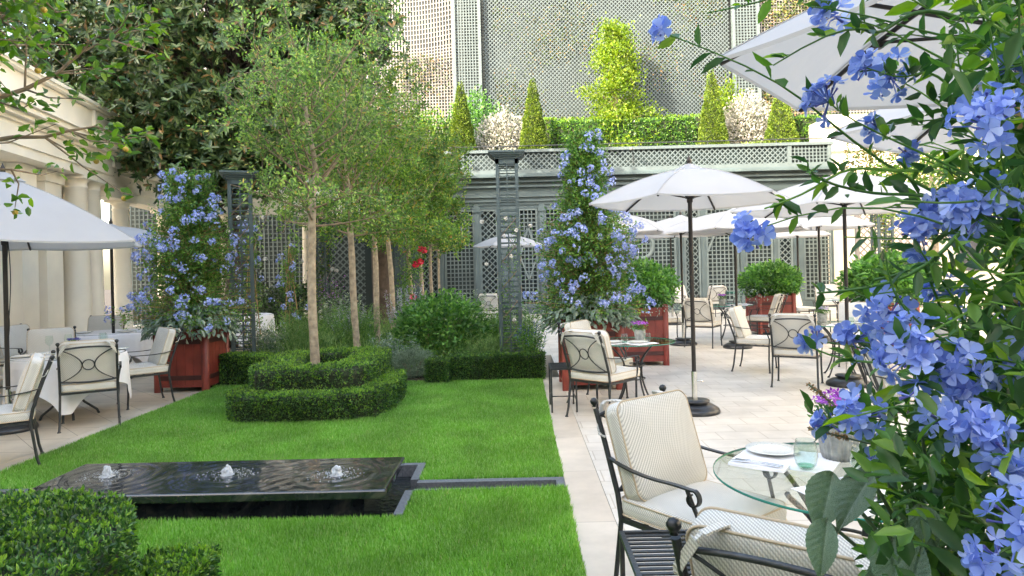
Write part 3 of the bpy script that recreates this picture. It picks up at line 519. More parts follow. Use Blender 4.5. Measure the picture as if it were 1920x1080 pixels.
# ------------------------------------------------------------------ hedges
M['hedgecore'] = simple('hedge_inner_twigs', (.022, .032, .012), .95, .5, 30, 0, .8, 60)
def resample(P, step):
    P = np.asarray(P, float); s = np.concatenate([[0], np.cumsum(np.linalg.norm(np.diff(P, axis=0), axis=1))]); n = max(2, int(s[-1]/step)); t = np.linspace(0, s[-1], n)
    return np.stack([np.interp(t, s, P[:, k]) for k in range(P.shape[1])], 1)
def smooth(P, closed=False, it=2):
    P = np.asarray(P, float)
    for _ in range(it):
        Q = [] if closed else [P[0]]; m = len(P)
        for i in range(m if closed else m-1):
            a, b = P[i], P[(i+1) % m]; Q += [a*.75+b*.25, a*.25+b*.75]
        if not closed: Q.append(P[-1])
        P = np.array(Q)
    return P
def hedge(name, label, path, w, h, n, ls, group=None, z0=0, tipfrac=.42, parent=None, mat='hedge', tip='hedgetip', closed=False, kind=6, rag=.5):
    P = smooth(path, closed); 
    if closed: P = np.vstack([P, P[:1]])
    P = resample(P, .04); T = nrm(np.gradient(P, axis=0)); Nn = np.stack([T[:, 1], -T[:, 0]], 1)
    if closed: T[0] = T[-1] = nrm(T[0]+T[-1]); Nn = np.stack([T[:, 1], -T[:, 0]], 1)
    o = thing(name, label, 'hedge', (P[:, 0].mean(), P[:, 1].mean(), z0), 0, group); ctr = np.array([*o.location])
    m = len(P); rings = []; ins = .045
    for i in range(m):
        ww = w/2-ins+.012*sin(i*.9)+.01*sin(i*.37+2); hh = h-ins+.008*sin(i*.6)
        rings.append([(*(P[i]+Nn[i]*a*ww), zz) for a, zz in ((-1, .02), (-1, hh*.9), (-.86, hh), (.86, hh), (1, hh*.9), (1, .02))])
    core = MB().loft([np.array(r)+(0, 0, z0) for r in rings], True, not closed); core.V = [v-ctr for v in core.V]; core.S = [False]*len(core.S); core.build('woody_core', M['hedgecore'], o)
    L = m*.04; pr = np.array([w, h, h, (0 if closed else w*h/L*2)]); pr = pr/pr.sum()
    face = R.choice(4, n, p=pr); i = R.randint(0, m, n); c = P[i]+T[i]*(R.rand(n, 1)-.5)*.06; lat = np.zeros(n); z = np.zeros(n); out = np.zeros((n, 3))
    # uneven clipped surface in clumps
    def wav(s, u): return .010*np.sin(s*1.1+u*9)*np.cos(u*14+s*.23)+.006*np.sin(s*.45+1)+.006*R.normal(size=len(s))
    k = face == 0; lat[k] = (R.rand(k.sum())*2-1)*w/2; z[k] = h; out[k] = (0, 0, 1)
    for f, sg in ((1, -1), (2, 1)):
        k = face == f; lat[k] = sg*w/2; z[k] = h*(R.rand(k.sum())**.85); out[k, :2] = Nn[i[k]]*sg
    k = face == 3; e = R.rand(n) < .5; i[k & e] = 0; i[k & ~e] = m-1; c[k] = P[i[k]]; lat[k] = (R.rand(k.sum())*2-1)*w/2; z[k] = h*R.rand(k.sum()); out[k & e, :2] = -T[0]; out[k & ~e, :2] = T[-1]
    depth = wav(i.astype(float), z)-.03*R.rand(n)**1.5*rag*2
    pos = np.concatenate([c+Nn[i]*lat[:, None], z[:, None]], 1)+out*depth[:, None]
    # rounded shoulders
    over = np.maximum(0, np.abs(lat)/(w/2)-.8)*np.maximum(0, z/h-.8)*.9*min(w, h)*.12
    pos[:, 2] -= over; pos[:, 2] = np.maximum(pos[:, 2], .01)
    pos[:, 2] += z0; D = out*.55+R.normal(size=(n, 3))*.55+np.array([0, 0, .35])
    tipm = (R.rand(n) < tipfrac*(.22+.78*(z/h)**3))
    a = MB().leaves(pos[~tipm]-ctr, D[~tipm], ls*(.7+.6*R.rand((~tipm).sum())), ls*.52, kind, upb=.2); a.build('foliage', M[mat], o)
    # bright new shoots: small rosettes
    tp = pos[tipm][::3]; q = []; dd = []
    for _ in range(5): q.append(tp+R.normal(size=tp.shape)*.003+(0, 0, .006)); dd.append(R.normal(size=tp.shape)*.55+out[tipm][::3]*.5+(0, 0, .8))
    q = np.concatenate(q); dd = np.concatenate(dd)
    b = MB().leaves(q-ctr, dd, ls*(.7+.5*R.rand(len(q))), ls*.42, kind, upb=.2); b.build('new_growth', M[tip], o)
    st = MB()
    for _ in range(int(L*9)):
        j = R.randint(2, m-2); sg = -1 if R.rand() < .8 else 1; p = P[j]+Nn[j]*sg*(w/2-.03)*R.rand(); st.tube([(p[0]-ctr[0], p[1]-ctr[1], 0), (p[0]-ctr[0]+.05*R.normal(), p[1]-ctr[1]+.02*R.normal(), h*.6)], [.006, .003], 5)
    st.build('stem', M['twig'], o)
    return o
def ringpath(x0, x1, y0, y1, c=.09): return [(x0+c, y0), ((x0+x1)/2, y0), (x1-c*1.6, y0), (x1, y0+c*1.6), (x1, (y0+y1)/2), (x1, y1-c), (x1-c, y1), ((x0+x1)/2, y1), (x0+c, y1), (x0, y1-c), (x0, (y0+y1)/2), (x0, y0+c)]
hedge('box_hedge', 'taller clipped box hedge ring around the first slim tree on the lawn', ringpath(-2.98, -1.97, 7.93, 9.55), .42, .56, 42000, .024, 'clipped box hedges', closed=True)
hedge('box_hedge', 'low clipped box hedge curving in front of the tree ring hedge', [(-3.12, 8.15), (-3.22, 7.75), (-3.05, 7.56), (-2.3, 7.54), (-1.85, 7.60), (-1.66, 7.85), (-1.60, 8.4), (-1.66, 9.1)], .27, .32, 26000, .024, 'clipped box hedges')
hedge('box_hedge', 'box hedge wing between the red planter and the tree ring hedge', [(-4.38, 10.2), (-3.9, 10.12), (-3.3, 9.75), (-3.1, 9.5)], .36, .46, 15000, .026, 'clipped box hedges')
hedge('box_hedge', 'large taller clipped box hedge in the near left corner beside the fountain', [(-3.21, 1.5), (-2.6, 1.5), (-1.93, 1.55), (-1.91, 2.3), (-1.93, 2.9), (-2.12, 3.22), (-2.3, 3.26), (-2.8, 3.26), (-3.21, 3.26), (-3.3, 3.17), (-3.3, 2.4), (-3.3, 1.6)], .46, .56, 60000, .027, 'clipped box hedges', closed=True, tipfrac=.2)
hedge('box_hedge', 'low clipped box hedge at the foot of the near left corner hedge', [(-1.66, 3.32), (-1.62, 3.1), (-1.59, 2.6), (-1.59, 2.2), (-1.60, 1.6)], .30, .31, 19000, .025, 'clipped box hedges')
hedge('box_hedge', 'long low dark box hedge at the far edge of the lawn', [(-1.0, 10.12), (.36, 10.1)], .28, .38, 16000, .024, 'clipped box hedges', tipfrac=.06)
hedge('box_hedge', 'short square box hedge end beside the rounded grey shrub', [(-1.32, 9.98), (-1.02, 9.94)], .34, .34, 7000, .024, 'clipped box hedges', tipfrac=.12)
# ------------------------------------------------------------------ trees
def spread(dirs): return nrm(dirs)
def slim_tree(label, x, y, zf, zt, rad, nl, ls, mat, r0=.06, lean=(0, 0), dens=1, twigs=True, seed=0):
    rs = np.random.RandomState(seed); o = thing('slim_tree', label, 'tree', (x, y, 0), 0, 'row of slim trees')
    n = 16; t = np.linspace(0, 1, n); H_ = zf+.3; P = np.stack([lean[0]*t+.012*np.sin(t*7+seed), lean[1]*t+.012*np.cos(t*5+seed), t*H_], 1)
    rr = r0*(1.05-.22*t)+.006*np.abs(np.sin(t*17+seed))*(t > .1); rr[0] *= 1.12
    top = P[-1]; m2 = 9; t2 = np.linspace(0, 1, m2)[1:]; L2 = np.stack([top[0]+.05*np.sin(t2*6+seed), top[1]+.05*np.cos(t2*4), H_+t2*(zt-H_-.25)], 1)
    mb = MB().tube(np.vstack([P, L2]), np.concatenate([rr, r0*.75*(1-.93*t2)]), 12)
    for _ in range(5):
        z = .4+rs.rand()*(zf-.5); a = rs.rand()*2*pi; mb.lathe([(.0005, -.02), (.018, -.008), (.018, .008), (.0005, .02)], 8, (lean[0]*z/H_+cos(a)*r0*.85, lean[1]*z/H_+sin(a)*r0*.85, z))
    mb.build('trunk', M['bark'], o)
    br = MB(); pts = []; dirs = []
    nb = 30
    for b in range(nb):
        zs = zf-.1+(zt-zf-.9)*(b/nb)**1.15; a = b*2.4+rs.rand()*.6; base = np.array([top[0]*min(1, zs/H_), top[1]*min(1, zs/H_), zs])
        reach = rad*(.75+.3*rs.rand()); up = .6+1.3*rs.rand() if b > 5 else .12+.25*rs.rand()
        end = base+np.array([cos(a)*reach, sin(a)*reach, reach*up]); end[2] = min(end[2], zt)
        mid = (base+end)/2+np.array([0, 0, -.08 if b > 5 else -.02])+rs.normal(size=3)*.04
        tt = np.linspace(0, 1, 7)[:, None]; C = (1-tt)**2*base+2*tt*(1-tt)*mid+tt**2*end
        br.tube(C, np.linspace(.017, .004, 7)*(1-.4*b/nb), 6)
        for k in range(9):
            j = .25+.75*rs.rand(); q = (1-j)**2*base+2*j*(1-j)*mid+j**2*end; dv = nrm(nrm(end-base)*.5+rs.normal(size=3)*.7+np.array([0, 0, .35])); l = .18+.42*rs.rand()
            e = q+dv*l; e[2] = min(e[2], zt+.2*rs.rand()); m_ = (q+e)/2+rs.normal(size=3)*.03; br.tube([q, m_, e], [.0045, .0035, .0015], 4, False)
            for s_ in range(7):
                u = .15+.85*s_/6; w_ = q+(e-q)*u; pts.append(w_); dirs.append(dv)
    br.build('branch', M['twig'], o)
    pts = np.array(pts); dirs = np.array(dirs); i = rs.randint(0, len(pts), nl)
    P2 = pts[i]+R.normal(size=(nl, 3))*.045; D = dirs[i]*.5+R.normal(size=(nl, 3))*.7+(0, 0, .1)
    MB().leaves(P2, D, ls*(.6+.8*R.rand(nl)), ls*.5, 6, upb=.3).build('crown', M[mat], o); return o
slim_tree('slim tree with a sparse twiggy crown, its trunk inside the box hedge ring', -2.64, 8.8, 2.35, 5.0, 1.05, 10500, .054, 'crab', .056, (.0, 0), seed=1)
slim_tree('second slim tree of the row, mottled trunk leaning slightly left behind the ring hedge', -2.52, 10.75, 2.3, 5.1, .92, 9500, .057, 'crabdense', .052, (-.12, 0), seed=2)
slim_tree('third slim tree of the row, growing from the wild flower bed', -2.58, 12.6, 2.35, 5.1, .92, 9500, .062, 'crabdense', .052, (-.06, 0), seed=3)
slim_tree('fourth slim tree of the row, its trunk foot hidden by lilac spikes', -2.60, 14.4, 2.4, 5.1, 1.05, 13000, .065, 'crabdense', .052, (-.12, 0), seed=4)
for k, (yy, w_) in enumerate([(16.4, 'fifth slim tree of the row, beside the climber with red roses'), (18.2, 'sixth slim tree of the row, thin and mossy'), (20.0, 'seventh slim tree of the row, second from the far end'), (21.8, 'thin reddish trunked tree at the far end of the row')]):
    slim_tree(w_, -2.55+.03*k, yy, 2.3, 5.1, 1.05, 9000, .085, 'crabdense', .05 if k < 3 else .035, (-.05, 0), seed=5+k)
# crab apple hanging into the top left of the view
def near_crab():
    rs = np.random.RandomState(11); o = thing('crab_apple_tree', 'crab apple tree whose bare brown boughs and small yellow fruit hang over the top left', 'tree', (-2.64, 2.3, 0))
    O = np.array([-2.64, 2.3, 0])
    P = np.stack([np.zeros(12), np.zeros(12), np.linspace(0, 2.2, 12)], 1); MB().tube(P, np.linspace(.062, .05, 12), 12).build('trunk', M['bark'], o)
    fork = np.array([0, 0, 2.05]); limbs = []
    # boughs in local coordinates: (end point world)
    ends = [((-1.55, 2.6, 2.95), (-2.15, 2.5, 2.35)), ((-1.62, 2.75, 2.62), (-2.1, 2.55, 2.15)), ((-1.72, 2.8, 2.28), (-2.2, 2.6, 2.15)), ((-2.0, 2.7, 2.10), (-2.4, 2.5, 2.05)), ((-1.75, 3.0, 3.05), (-2.2, 2.6, 2.6)), ((-1.25, 2.35, 2.98), (-1.9, 2.4, 2.62)), ((-2.3, 3.0, 2.9), (-2.5, 2.6, 2.5)), ((-1.40, 2.5, 3.1), (-2.1, 2.4, 2.9)), ((-2.0, 2.3, 3.2), (-2.3, 2.3, 2.6)), ((-2.05, 2.8, 2.62), (-2.4, 2.6, 2.2)), ((-1.35, 2.3, 2.75), (-1.9, 2.3, 2.7)), ((-1.85, 2.45, 2.85), (-2.3, 2.4, 2.5)), ((-1.75, 2.5, 2.7), (-2.2, 2.4, 2.4))]
    br = MB(); pts = []; dirs = []; ap = []
    for e, m_ in ends:
        e = np.array(e)-O; m_ = np.array(m_)-O; tt = np.linspace(0, 1, 12)[:, None]; C = (1-tt)**2*fork+2*tt*(1-tt)*m_+tt**2*e+rs.normal(size=(12, 3))*.008; br.tube(C, np.linspace(.020, .004, 12), 7)
        for k in range(11):
            j = rs.randint(4, 12); q = C[j]; dv = nrm(nrm(C[-1]-C[3])*.6+rs.normal(size=3)*.6); l = .12+.25*rs.rand(); e2 = q+dv*l+np.array([0, 0, -.05*rs.rand()]); mm = (q+e2)/2+rs.normal(size=3)*.02; br.tube([q, mm, e2], [.0045, .003, .0015], 5, False)
            for s_ in range(5): u = .3+.7*s_/4; pts.append(q+(e2-q)*u); dirs.append(dv)
            if rs.rand() < .28: ap.append(e2+np.array([0, 0, -.02]))
    br.build('bough', M['twig'], o); pts = np.array(pts); dirs = np.array(dirs); n = 2100; i = rs.randint(0, len(pts), n)
    MB().leaves(pts[i]+R.normal(size=(n, 3))*.02, dirs[i]*.5+R.normal(size=(n, 3))*.6+(0, 0, -.1), .042*(.7+.6*R.rand(n)), .024, 6, fold=.22, droop=.2, upb=.35).build('leaves', M['crabnear'], o)
    am = MB()
    for a in ap: am.lathe([(.0005, -.011), (.008, -.008), (.0115, 0), (.009, .008), (.003, .010), (.0005, .012)], 10, a)
    am.build('fruit', M['apple'], o)
near_crab()
# magnolia
def magnolia():
    rs = np.random.RandomState(5); x0, y0 = -6.62, 15.5; o = thing('magnolia_tree', 'huge dark glossy evergreen magnolia filling the upper left behind the slim trees', 'tree', (x0, y0, 0)); o.scale = (1.1, 1.1, 1.1)
    t = np.linspace(0, 1, 14)[:, None]; P = np.concatenate([.22*np.sin(t*3.0), 0*t, t*5], 1); mb = MB().tube(P, .20*(1-.45*t[:, 0])+.02*np.sin(t[:, 0]*20), 14)
    mb.tube([(.1, 0, 2.3), (.5, -.1, 3.0), (1.1, -.3, 4.0)], [.11, .09, .06], 10); mb.tube([(.1, 0, 2.2), (-.6, .1, 3.2), (-1.3, 0, 4.4)], [.11, .09, .06], 10)
    mb.build('trunk', M['bark_dark'], o); mb = MB(); mb.tube([(2.55, 3.4, -.1), (2.5, 3.4, 2.6), (2.2, 3.2, 4.6)], [.24, .2, .15], 10); mb.build('trunk', M['bark_dark'], o)
    # leaf rosettes in clumps spread through the crown
    cl_ = []
    for c, rad, n in (((-.1, 0, 6.2), (3.6, 2.0, 3.1), 330), ((1.5, 1.5, 7.4), (1.9, 1.6, 2.6), 170), ((-2.9, 1.0, 6.4), (2.4, 1.6, 2.9), 170), ((.4, -.7, 3.9), (2.1, .9, .7), 70)):
        u = rs.normal(size=(n, 3)); u = u/np.linalg.norm(u, axis=1)[:, None]; u[:, 1] = -np.abs(u[:, 1])*np.sign(rs.rand(n)-.22); r = rs.rand(n)**.28; cl_.append(np.array(c)+u*r[:, None]*np.array(rad))
    C = np.vstack(cl_); C = C[C[:, 2] > 3.15]; br = MB()
    for c in C[::3]:
        s_ = np.array([.1*rs.normal(), .1, min(c[2]-.5, 4+rs.rand()*2)]); br.tube([s_, (s_+c)/2+rs.normal(size=3)*.15, c], [.035, .022, .008], 5, False)
    br.build('limb', M['bark_dark'], o)
    k = 13; RP = np.repeat(C, k, 0)+rs.normal(size=(len(C)*k, 3))*np.array([.30, .26, .26])   # rosettes
    ax = nrm(rs.normal(size=RP.shape)*.7+np.array([0, -.75, .35])); m_ = 9; a = np.tile(np.arange(m_)*2*pi/m_*1.7, len(RP)); A = np.repeat(ax, m_, 0); S = nrm(np.cross(A, (0.3, .1, 1))); T_ = np.cross(A, S)
    D = A*.55+(S*np.cos(a)[:, None]+T_*np.sin(a)[:, None])+R.normal(size=A.shape)*.15; Pp = np.repeat(RP, m_, 0)
    side = np.cross(D, A)
    MB().leaves(Pp, D,   .155*(.75+.5*R.rand(len(Pp))), .062, 6, fold=.18, droop=.22, side=side).build('crown', M['magnolia'], o)
magnolia()
# generic leafy shapes ------------------------------------------------
def blob(n, c, r, shell=.35, zmin=None, up=0):
    u = R.normal(size=(n, 3)); u = nrm(u); rr = 1-shell*R.rand(n)**1.3
    lump = 1+.10*np.sin(u[:, 0]*7+c[0]*3)*np.cos(u[:, 2]*6+c[1])+.07*np.sin(u[:, 1]*11+u[:, 2]*9)
    P = np.array(c)+u*(rr*lump)[:, None]*np.array(r)
    D = u*.6+R.normal(size=(n, 3))*.5+(0, 0, up)
    if zmin is not None: k = P[:, 2] > zmin; P, D = P[k], D[k]
    return P, D
def shrub(name, label, x, y, z, r, n, ls, mat, cat='shrub', group=None, shell=.5, lw=.55, up=.2, stems=8, extra=None):
    o = thing(name, label, cat, (x, y, z), 0, group); P, D = blob(n, (0, 0, r[2]*.85), r, shell, .02, up)
    MB().leaves(P, D, ls*(.6+.8*R.rand(len(P))), ls*lw, 6 if ls > .05 else 4, upb=.4).build('foliage', M[mat], o)
    st = MB()
    for k in range(stems):
        a = R.rand()*2*pi; st.tube([(cos(a)*.04, sin(a)*.04, 0), (cos(a)*r[0]*.3, sin(a)*r[1]*.3, r[2]*.7), (cos(a)*r[0]*.6, sin(a)*r[1]*.6, r[2]*1.3)], [.012, .009, .004], 5)
    st.build('stem', M['twig'], o)
    if extra: extra(o, r)
    return o
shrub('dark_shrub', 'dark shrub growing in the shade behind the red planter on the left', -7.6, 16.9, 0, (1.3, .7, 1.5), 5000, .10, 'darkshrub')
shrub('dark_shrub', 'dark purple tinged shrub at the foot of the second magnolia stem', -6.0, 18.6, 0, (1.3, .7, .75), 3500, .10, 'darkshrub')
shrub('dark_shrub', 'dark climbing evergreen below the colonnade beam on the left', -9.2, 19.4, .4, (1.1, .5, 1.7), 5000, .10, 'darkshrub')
# wild flower bed: individually recognisable plants
def stemplant(name, label, x, y, h, rad, ns, mat, ls, cat='perennial', lw=.35, per=26, flower=None, fl=0, group=None, blade=False):
    o = thing(name, label, cat, (x, y, .02), 0, group); st = MB(); P = []; D = []; FP = []
    for k in range(ns):
        a = R.rand()*2*pi; r = rad*R.rand()**.6; b = np.array([cos(a)*r*.35, sin(a)*r*.35, 0]); e = np.array([cos(a)*r, sin(a)*r, h*(.65+.4*R.rand())]); tt = np.linspace(0, 1, 6)[:, None]; C = b*(1-tt)+e*tt; C[:, 2] = e[2]*tt[:, 0]**.8; st.tube(C, np.linspace(.004, .0012, 6), 4, False)
        u = R.rand(per)**.8; Q = np.stack([np.interp(u, tt[:, 0], C[:, i]) for i in range(3)], 1); P.append(Q+R.normal(size=Q.shape)*.012); an = R.rand(per)*2*pi; D.append(np.stack([np.cos(an), np.sin(an), .35+.4*R.rand(per)], 1))
        if fl: uu = .72+.3*R.rand(fl); FP.append(np.stack([np.interp(uu, tt[:, 0], C[:, i]) for i in range(3)], 1)+R.normal(size=(fl, 3))*.008)
    P = np.concatenate(P); D = np.concatenate(D); MB().leaves(P, D, ls*(.6+.8*R.rand(len(P))), ls*lw, 4, upb=.5).build('foliage', M[mat], o); st.build('stem', M['bush'], o)
    if fl:
        F = np.concatenate(FP); MB().leaves(F, R.normal(size=F.shape)+(0, 0, .5), .022, .016, 4).build('flower', M[flower], o)
    return o
SP = stemplant
shrub('leafy_perennial', 'big bright green nettle leaved clump in front of the slim trees', -1.32, 11.5, .0, (.78, .6, .68), 5200, .075, 'bush', 'perennial', lw=.6, stems=14)
shrub('grey_shrub', 'rounded grey green santolina bush between two box hedges', -1.62, 10.35, 0, (.34, .32, .25), 9000, .035, 'greygreen', lw=.22, up=.7)
SP('artemisia_clump', 'feathery silver artemisia behind the rounded grey bush', -1.95, 10.75, .62, .42, 60, 'silver', .05, lw=.25)
SP('artemisia_clump', 'small bluish rue plant at the edge of the lawn', -1.22, 10.3, .3, .22, 40, 'silver', .03, lw=.5)
SP('russian_sage', 'hazy lilac spikes of russian sage in front of the fourth tree', -2.15, 13.0, 1.3, .45, 60, 'greygreen', .035, flower='lilac', fl=26)
SP('russian_sage', 'second hazy lilac spike clump left of the third tree', -3.0, 12.2, 1.0, .45, 40, 'greygreen', .035, flower='lilac', fl=14)
SP('grass_clump', 'arching fine leaved grass clump left of the first tree trunk', -3.55, 11.4, .9, .6, 120, 'grasstuft', .16, lw=.05, per=12)
SP('grass_clump', 'arching grass clump between the green bush and the right trellis pillar', -.55, 11.0, .55, .42, 110, 'grasstuft', .14, lw=.05, per=12)
SP('fennel_clump', 'feathery pale green fennel right of the first tree trunk', -2.75, 11.6, 1.05, .5, 90, 'plumleaf', .06, lw=.12, per=40)
SP('fennel_clump', 'feathery green fennel behind the box hedge wing', -3.9, 12.4, 1.0, .5, 80, 'plumleaf', .06, lw=.12, per=36)
SP('perennial_clump', 'grey leaved perennial beside the left trellis pillar foot', -3.45, 13.4, 1.15, .5, 60, 'greygreen', .06, lw=.4)
SP('perennial_clump', 'tall yellow green perennial left of the right trellis pillar', -.45, 12.3, .95, .45, 60, 'plumleaf', .06, lw=.4, flower='white', fl=3)
SP('perennial_clump', 'tall airy perennial with white specks right of the trellis pillar', .12, 11.3, 1.0, .38, 60, 'plumleaf', .05, lw=.35, flower='white', fl=4)
SP('perennial_clump', 'dark leafed perennial with violet spikes by the planter', .2, 10.55, .75, .28, 46, 'bush', .05, lw=.35, flower='bud', fl=5)
SP('perennial_clump', 'low pale perennial spilling by the left red planter', -4.15, 11.2, .75, .42, 60, 'greygreen', .06, lw=.25, flower='white', fl=2)
SP('fuchsia_clump', 'dusky pink flowered perennial in front of the cream column', -3.9, 14.2, 1.5, .35, 34, 'darkshrub', .06, lw=.4, flower='purple', fl=8)
SP('perennial_clump', 'leafy green perennial left of the third tree foot', -3.1, 13.0, .8, .5, 70, 'bush', .07, lw=.5)
SP('perennial_clump', 'tangled green perennial under the fourth tree', -1.7, 13.6, 1.0, .5, 70, 'plumleaf', .06, lw=.4)
SP('perennial_clump', 'loose grey perennial behind the bright green clump', -.95, 13.2, 1.2, .5, 70, 'greygreen', .06, lw=.4)
# the rest of the bed as one uncountable mass
def bedmass():
    n = 26000; x = -4.5+4.75*R.rand(n); y = 10.45+5.2*R.rand(n); f = .5+.25*np.sin(x*3+y)+.25*np.sin(y*2.7-x*2); h = (.25+.45*f)*np.clip((y-10.2)*1.2, .25, 1)
    P = np.stack([x, y, h*R.rand(n)**.6], 1); D = np.stack([R.normal(size=n)*.5, R.normal(size=n)*.5, .5+.5*R.rand(n)], 1)
    tag(MB().leaves(P, D, .07*(.6+.8*R.rand(n)), .018, 4).build('ground_cover', M['plumleaf']), 'tangled low green planting filling the wild flower bed', 'ground cover', kind='stuff')
    n = 15000; x = -4.5+4.75*R.rand(n); y = 10.5+5.2*R.rand(n); P = np.stack([x, y, .1+.75*R.rand(n)**.9*(.5+.5*np.sin(x*2+1)*np.sin(y*2))], 1); D = np.stack([R.normal(size=n)*.4, R.normal(size=n)*.4, .8+.5*R.rand(n)], 1)
    tag(MB().leaves(P, D, .16*(.5+.8*R.rand(n)), .007, 4).build('ground_cover', M['grasstuft']), 'fine grassy stems standing through the wild flower bed', 'ground cover', kind='stuff')
bedmass()
# ------------------------------------------------------------------ upper roof terrace planting
def cone(label, x, y, h, r, lean=0):
    o = thing('conical_topiary', label, 'topiary', (x, y, 4.96), 0, 'clipped conical yews on the roof terrace'); n = 15000
    z = 1-(1-R.rand(n))**.5; a = R.rand(n)*2*pi; rr = r*(1-z)**.92*(1-.07*R.rand(n))+.03+.02*np.sin(z*40+a*3); P = np.stack([rr*np.cos(a)*(1-lean*z), rr*np.sin(a), z*h], 1); D = np.stack([np.cos(a), np.sin(a), .5+0*a], 1)+R.normal(size=(n, 3))*.45
    MB().leaves(P, D, .062*(.6+.8*R.rand(n)), .05, 4, upb=.3).build('foliage', M['topiary'], o)
    MB().lathe([(r*.93, 0), (r*.45, h*.5), (.02, h*.97)], 20).build('woody_core', M['hedgecore'], o); return o
cone('first conical clipped yew on the roof terrace, darker, beside the trellis pilaster', -1.95, 25.6, 3.75, .68)
cone('narrow pointed conical yew on the roof terrace between pale shrub and long hedge', .75, 25.6, 3.8, .70)
cone('conical clipped yew on the roof terrace left of the pink white shrub', 7.45, 25.6, 3.95, .72)
cone('broad conical yew half hidden behind the big canvas umbrella corner', 10.0, 25.6, 3.3, .85)
hedge('roof_hedge', 'long trimmed green hedge along the roof terrace railing', [(1.5, 26.4), (6.9, 26.4)], .8, 2.2, 16000, .11, z0=4.96, kind=4, tipfrac=.3)
hedge('roof_hedge', 'taller green hedge on the roof terrace behind the big umbrella', [(10.6, 26.6), (14.5, 26.6)], .8, 2.2, 9000, .11, z0=4.96, kind=4, tipfrac=.3)
hedge('roof_hedge', 'yellow green hedge behind the long trimmed one on the roof terrace', [(1.0, 27.3), (11.0, 27.3)], .5, 2.55, 9000, .11, z0=4.96, kind=4, tipfrac=.5, mat='lime', tip='hedgetip')
def limetree():
    o = thing('golden_tree', 'bright lime green small tree in the sun against the tall trellis', 'tree', (4.05, 27.0, 4.96)); rs = np.random.RandomState(3)
    mb = MB().tube([(0, 0, 0), (.05, 0, 2.5), (0, 0, 5.6)], [.08, .06, .02], 8); mb.build('trunk', M['bark'], o); P = []; D = []; br = MB()
    for k in range(95):
        z = .6+5.3*(k/95)+.2*rs.rand(); w = (2.15*(1-(z-.6)/6.2)**1.15+.1)*(.35+.7*rs.rand()); a = rs.rand()*2*pi; e = np.array([cos(a)*w, sin(a)*w*.7, z+.25*rs.rand()]); br.tube([(0, 0, z-.4), e*(.5, .5, 1)-(0, 0, .15), e], [.02, .012, .005], 4, False)
        m_ = 150; q = e+rs.normal(size=(m_, 3))*np.array([.24, .2, .17]); P.append(q); D.append(rs.normal(size=(m_, 3))*.7+(e-(0, 0, z))*.4+(0, 0, .2))
    br.build('branch', M['twig'], o); P = np.concatenate(P); MB().leaves(P, np.concatenate(D), .10*(.7+.6*R.rand(len(P))), .06, 6, upb=.3).build('crown', M['lime'], o)
limetree()
shrub('variegated_shrub', 'pink white variegated shrub on the roof terrace between two left cones', -.55, 26.4, 4.96, (1.05, .6, 1.5), 5500, .11, 'whiteleaf')
shrub('variegated_shrub', 'pink white variegated shrub on the roof terrace right of the third cone', 9.0, 26.6, 4.96, (1.1, .6, 1.75), 6000, .11, 'whiteleaf')
shrub('domed_shrub', 'low domed golden green shrub between the two left roof cones', -.55, 25.3, 4.96, (.85, .5, .55), 4500, .06, 'topiary')
shrub('domed_shrub', 'low orange tinged domed shrub between the right roof cones', 8.85, 25.3, 4.96, (.72, .5, .62), 4500, .06, 'topiary')
shrub('roof_shrub', 'loose green shrub left of the first roof cone', -3.4, 26.6, 4.96, (1.3, .6, 1.6), 4500, .12, 'crabdense')
shrub('roof_shrub', 'leafy green shrub reaching over the first roof cone from behind', -1.6, 27.0, 4.96, (1.25, .6, 2.0), 5500, .12, 'bush')
shrub('roof_shrub', 'bright green shrub rising behind the right variegated one', 8.6, 27.5, 4.96, (.8, .5, 2.2), 3500, .12, 'lime')
# wall lamp on the parapet
lp = thing('wall_lamp', 'small black spotlight arm with pale head fixed on the parapet', 'lamp', (4.15, 23.9, 5.5))
MB().tube([(0, 0, 0), (-.05, -.25, .1), (-.12, -.5, .12)], .014, 6).tube([(0, .0, -.3), (0, -.02, 0)], .012, 6).build('arm', M['iron'], lp)
MB().lathe([(.0005, -.05), (.05, -.04), (.06, .03), (.0005, .06)], 12, (-.14, -.52, .12)).build('lamp_head', M['trellis_white'], lp)
# ------------------------------------------------------------------ trellis pillars in the garden
def obelisk(label, x, y, h, w, rz=0, post=.055):
    o = thing('trellis_pillar', label, 'trellis pillar', (x, y, 0), rz, 'free standing trellis pillars'); hw = w/2
    p = MB()
    for sx in (-1, 1):
        for sy in (-1, 1): p.box(sx*hw-(post if sx > 0 else 0), sx*hw+(post if sx < 0 else 0), sy*hw-(post if sy > 0 else 0), sy*hw+(post if sy < 0 else 0), 0, h-.12)
    p.build('corner_post', M['trellis'], o)
    l = MB(); a = hw-post
    for s_ in (-1, 1):
        yy = s_*(hw-.02)
        l.box(-.009, .009, yy-.006, yy+.006, .1, h-.15); l.box(yy-.006, yy+.006, -.009, .009, .1, h-.15)
        for z in np.arange(.2, h-.2, .088):
            l.box(-a, a, yy-.005, yy+.005, z-.009, z+.009); l.box(yy-.005, yy+.005, -a, a, z-.009, z+.009)
    for z in (.12, h-.2, h*.32, h*.66):
        pass
    l.build('lattice', M['trellis'], o)
    c = MB()
    for i, (e, za, zb) in enumerate([(.0, -.20, -.12), (.02, -.12, -.09), (.05, -.09, -.06), (.085, -.06, -.03), (.11, -.03, 0)]): c.box(-hw-e, hw+e, -hw-e, hw+e, h+za, h+zb)
    c.build('cap', M['trellis'], o); return o
obelisk('tall free standing grey green trellis pillar with moulded cap right of the slim trees', -.12, 11.0, 3.50, .36)
obelisk('tall trellis pillar turned cornerwise beside the left blue flowered planter', -4.42, 10.95, 3.28, .36, radians(20))
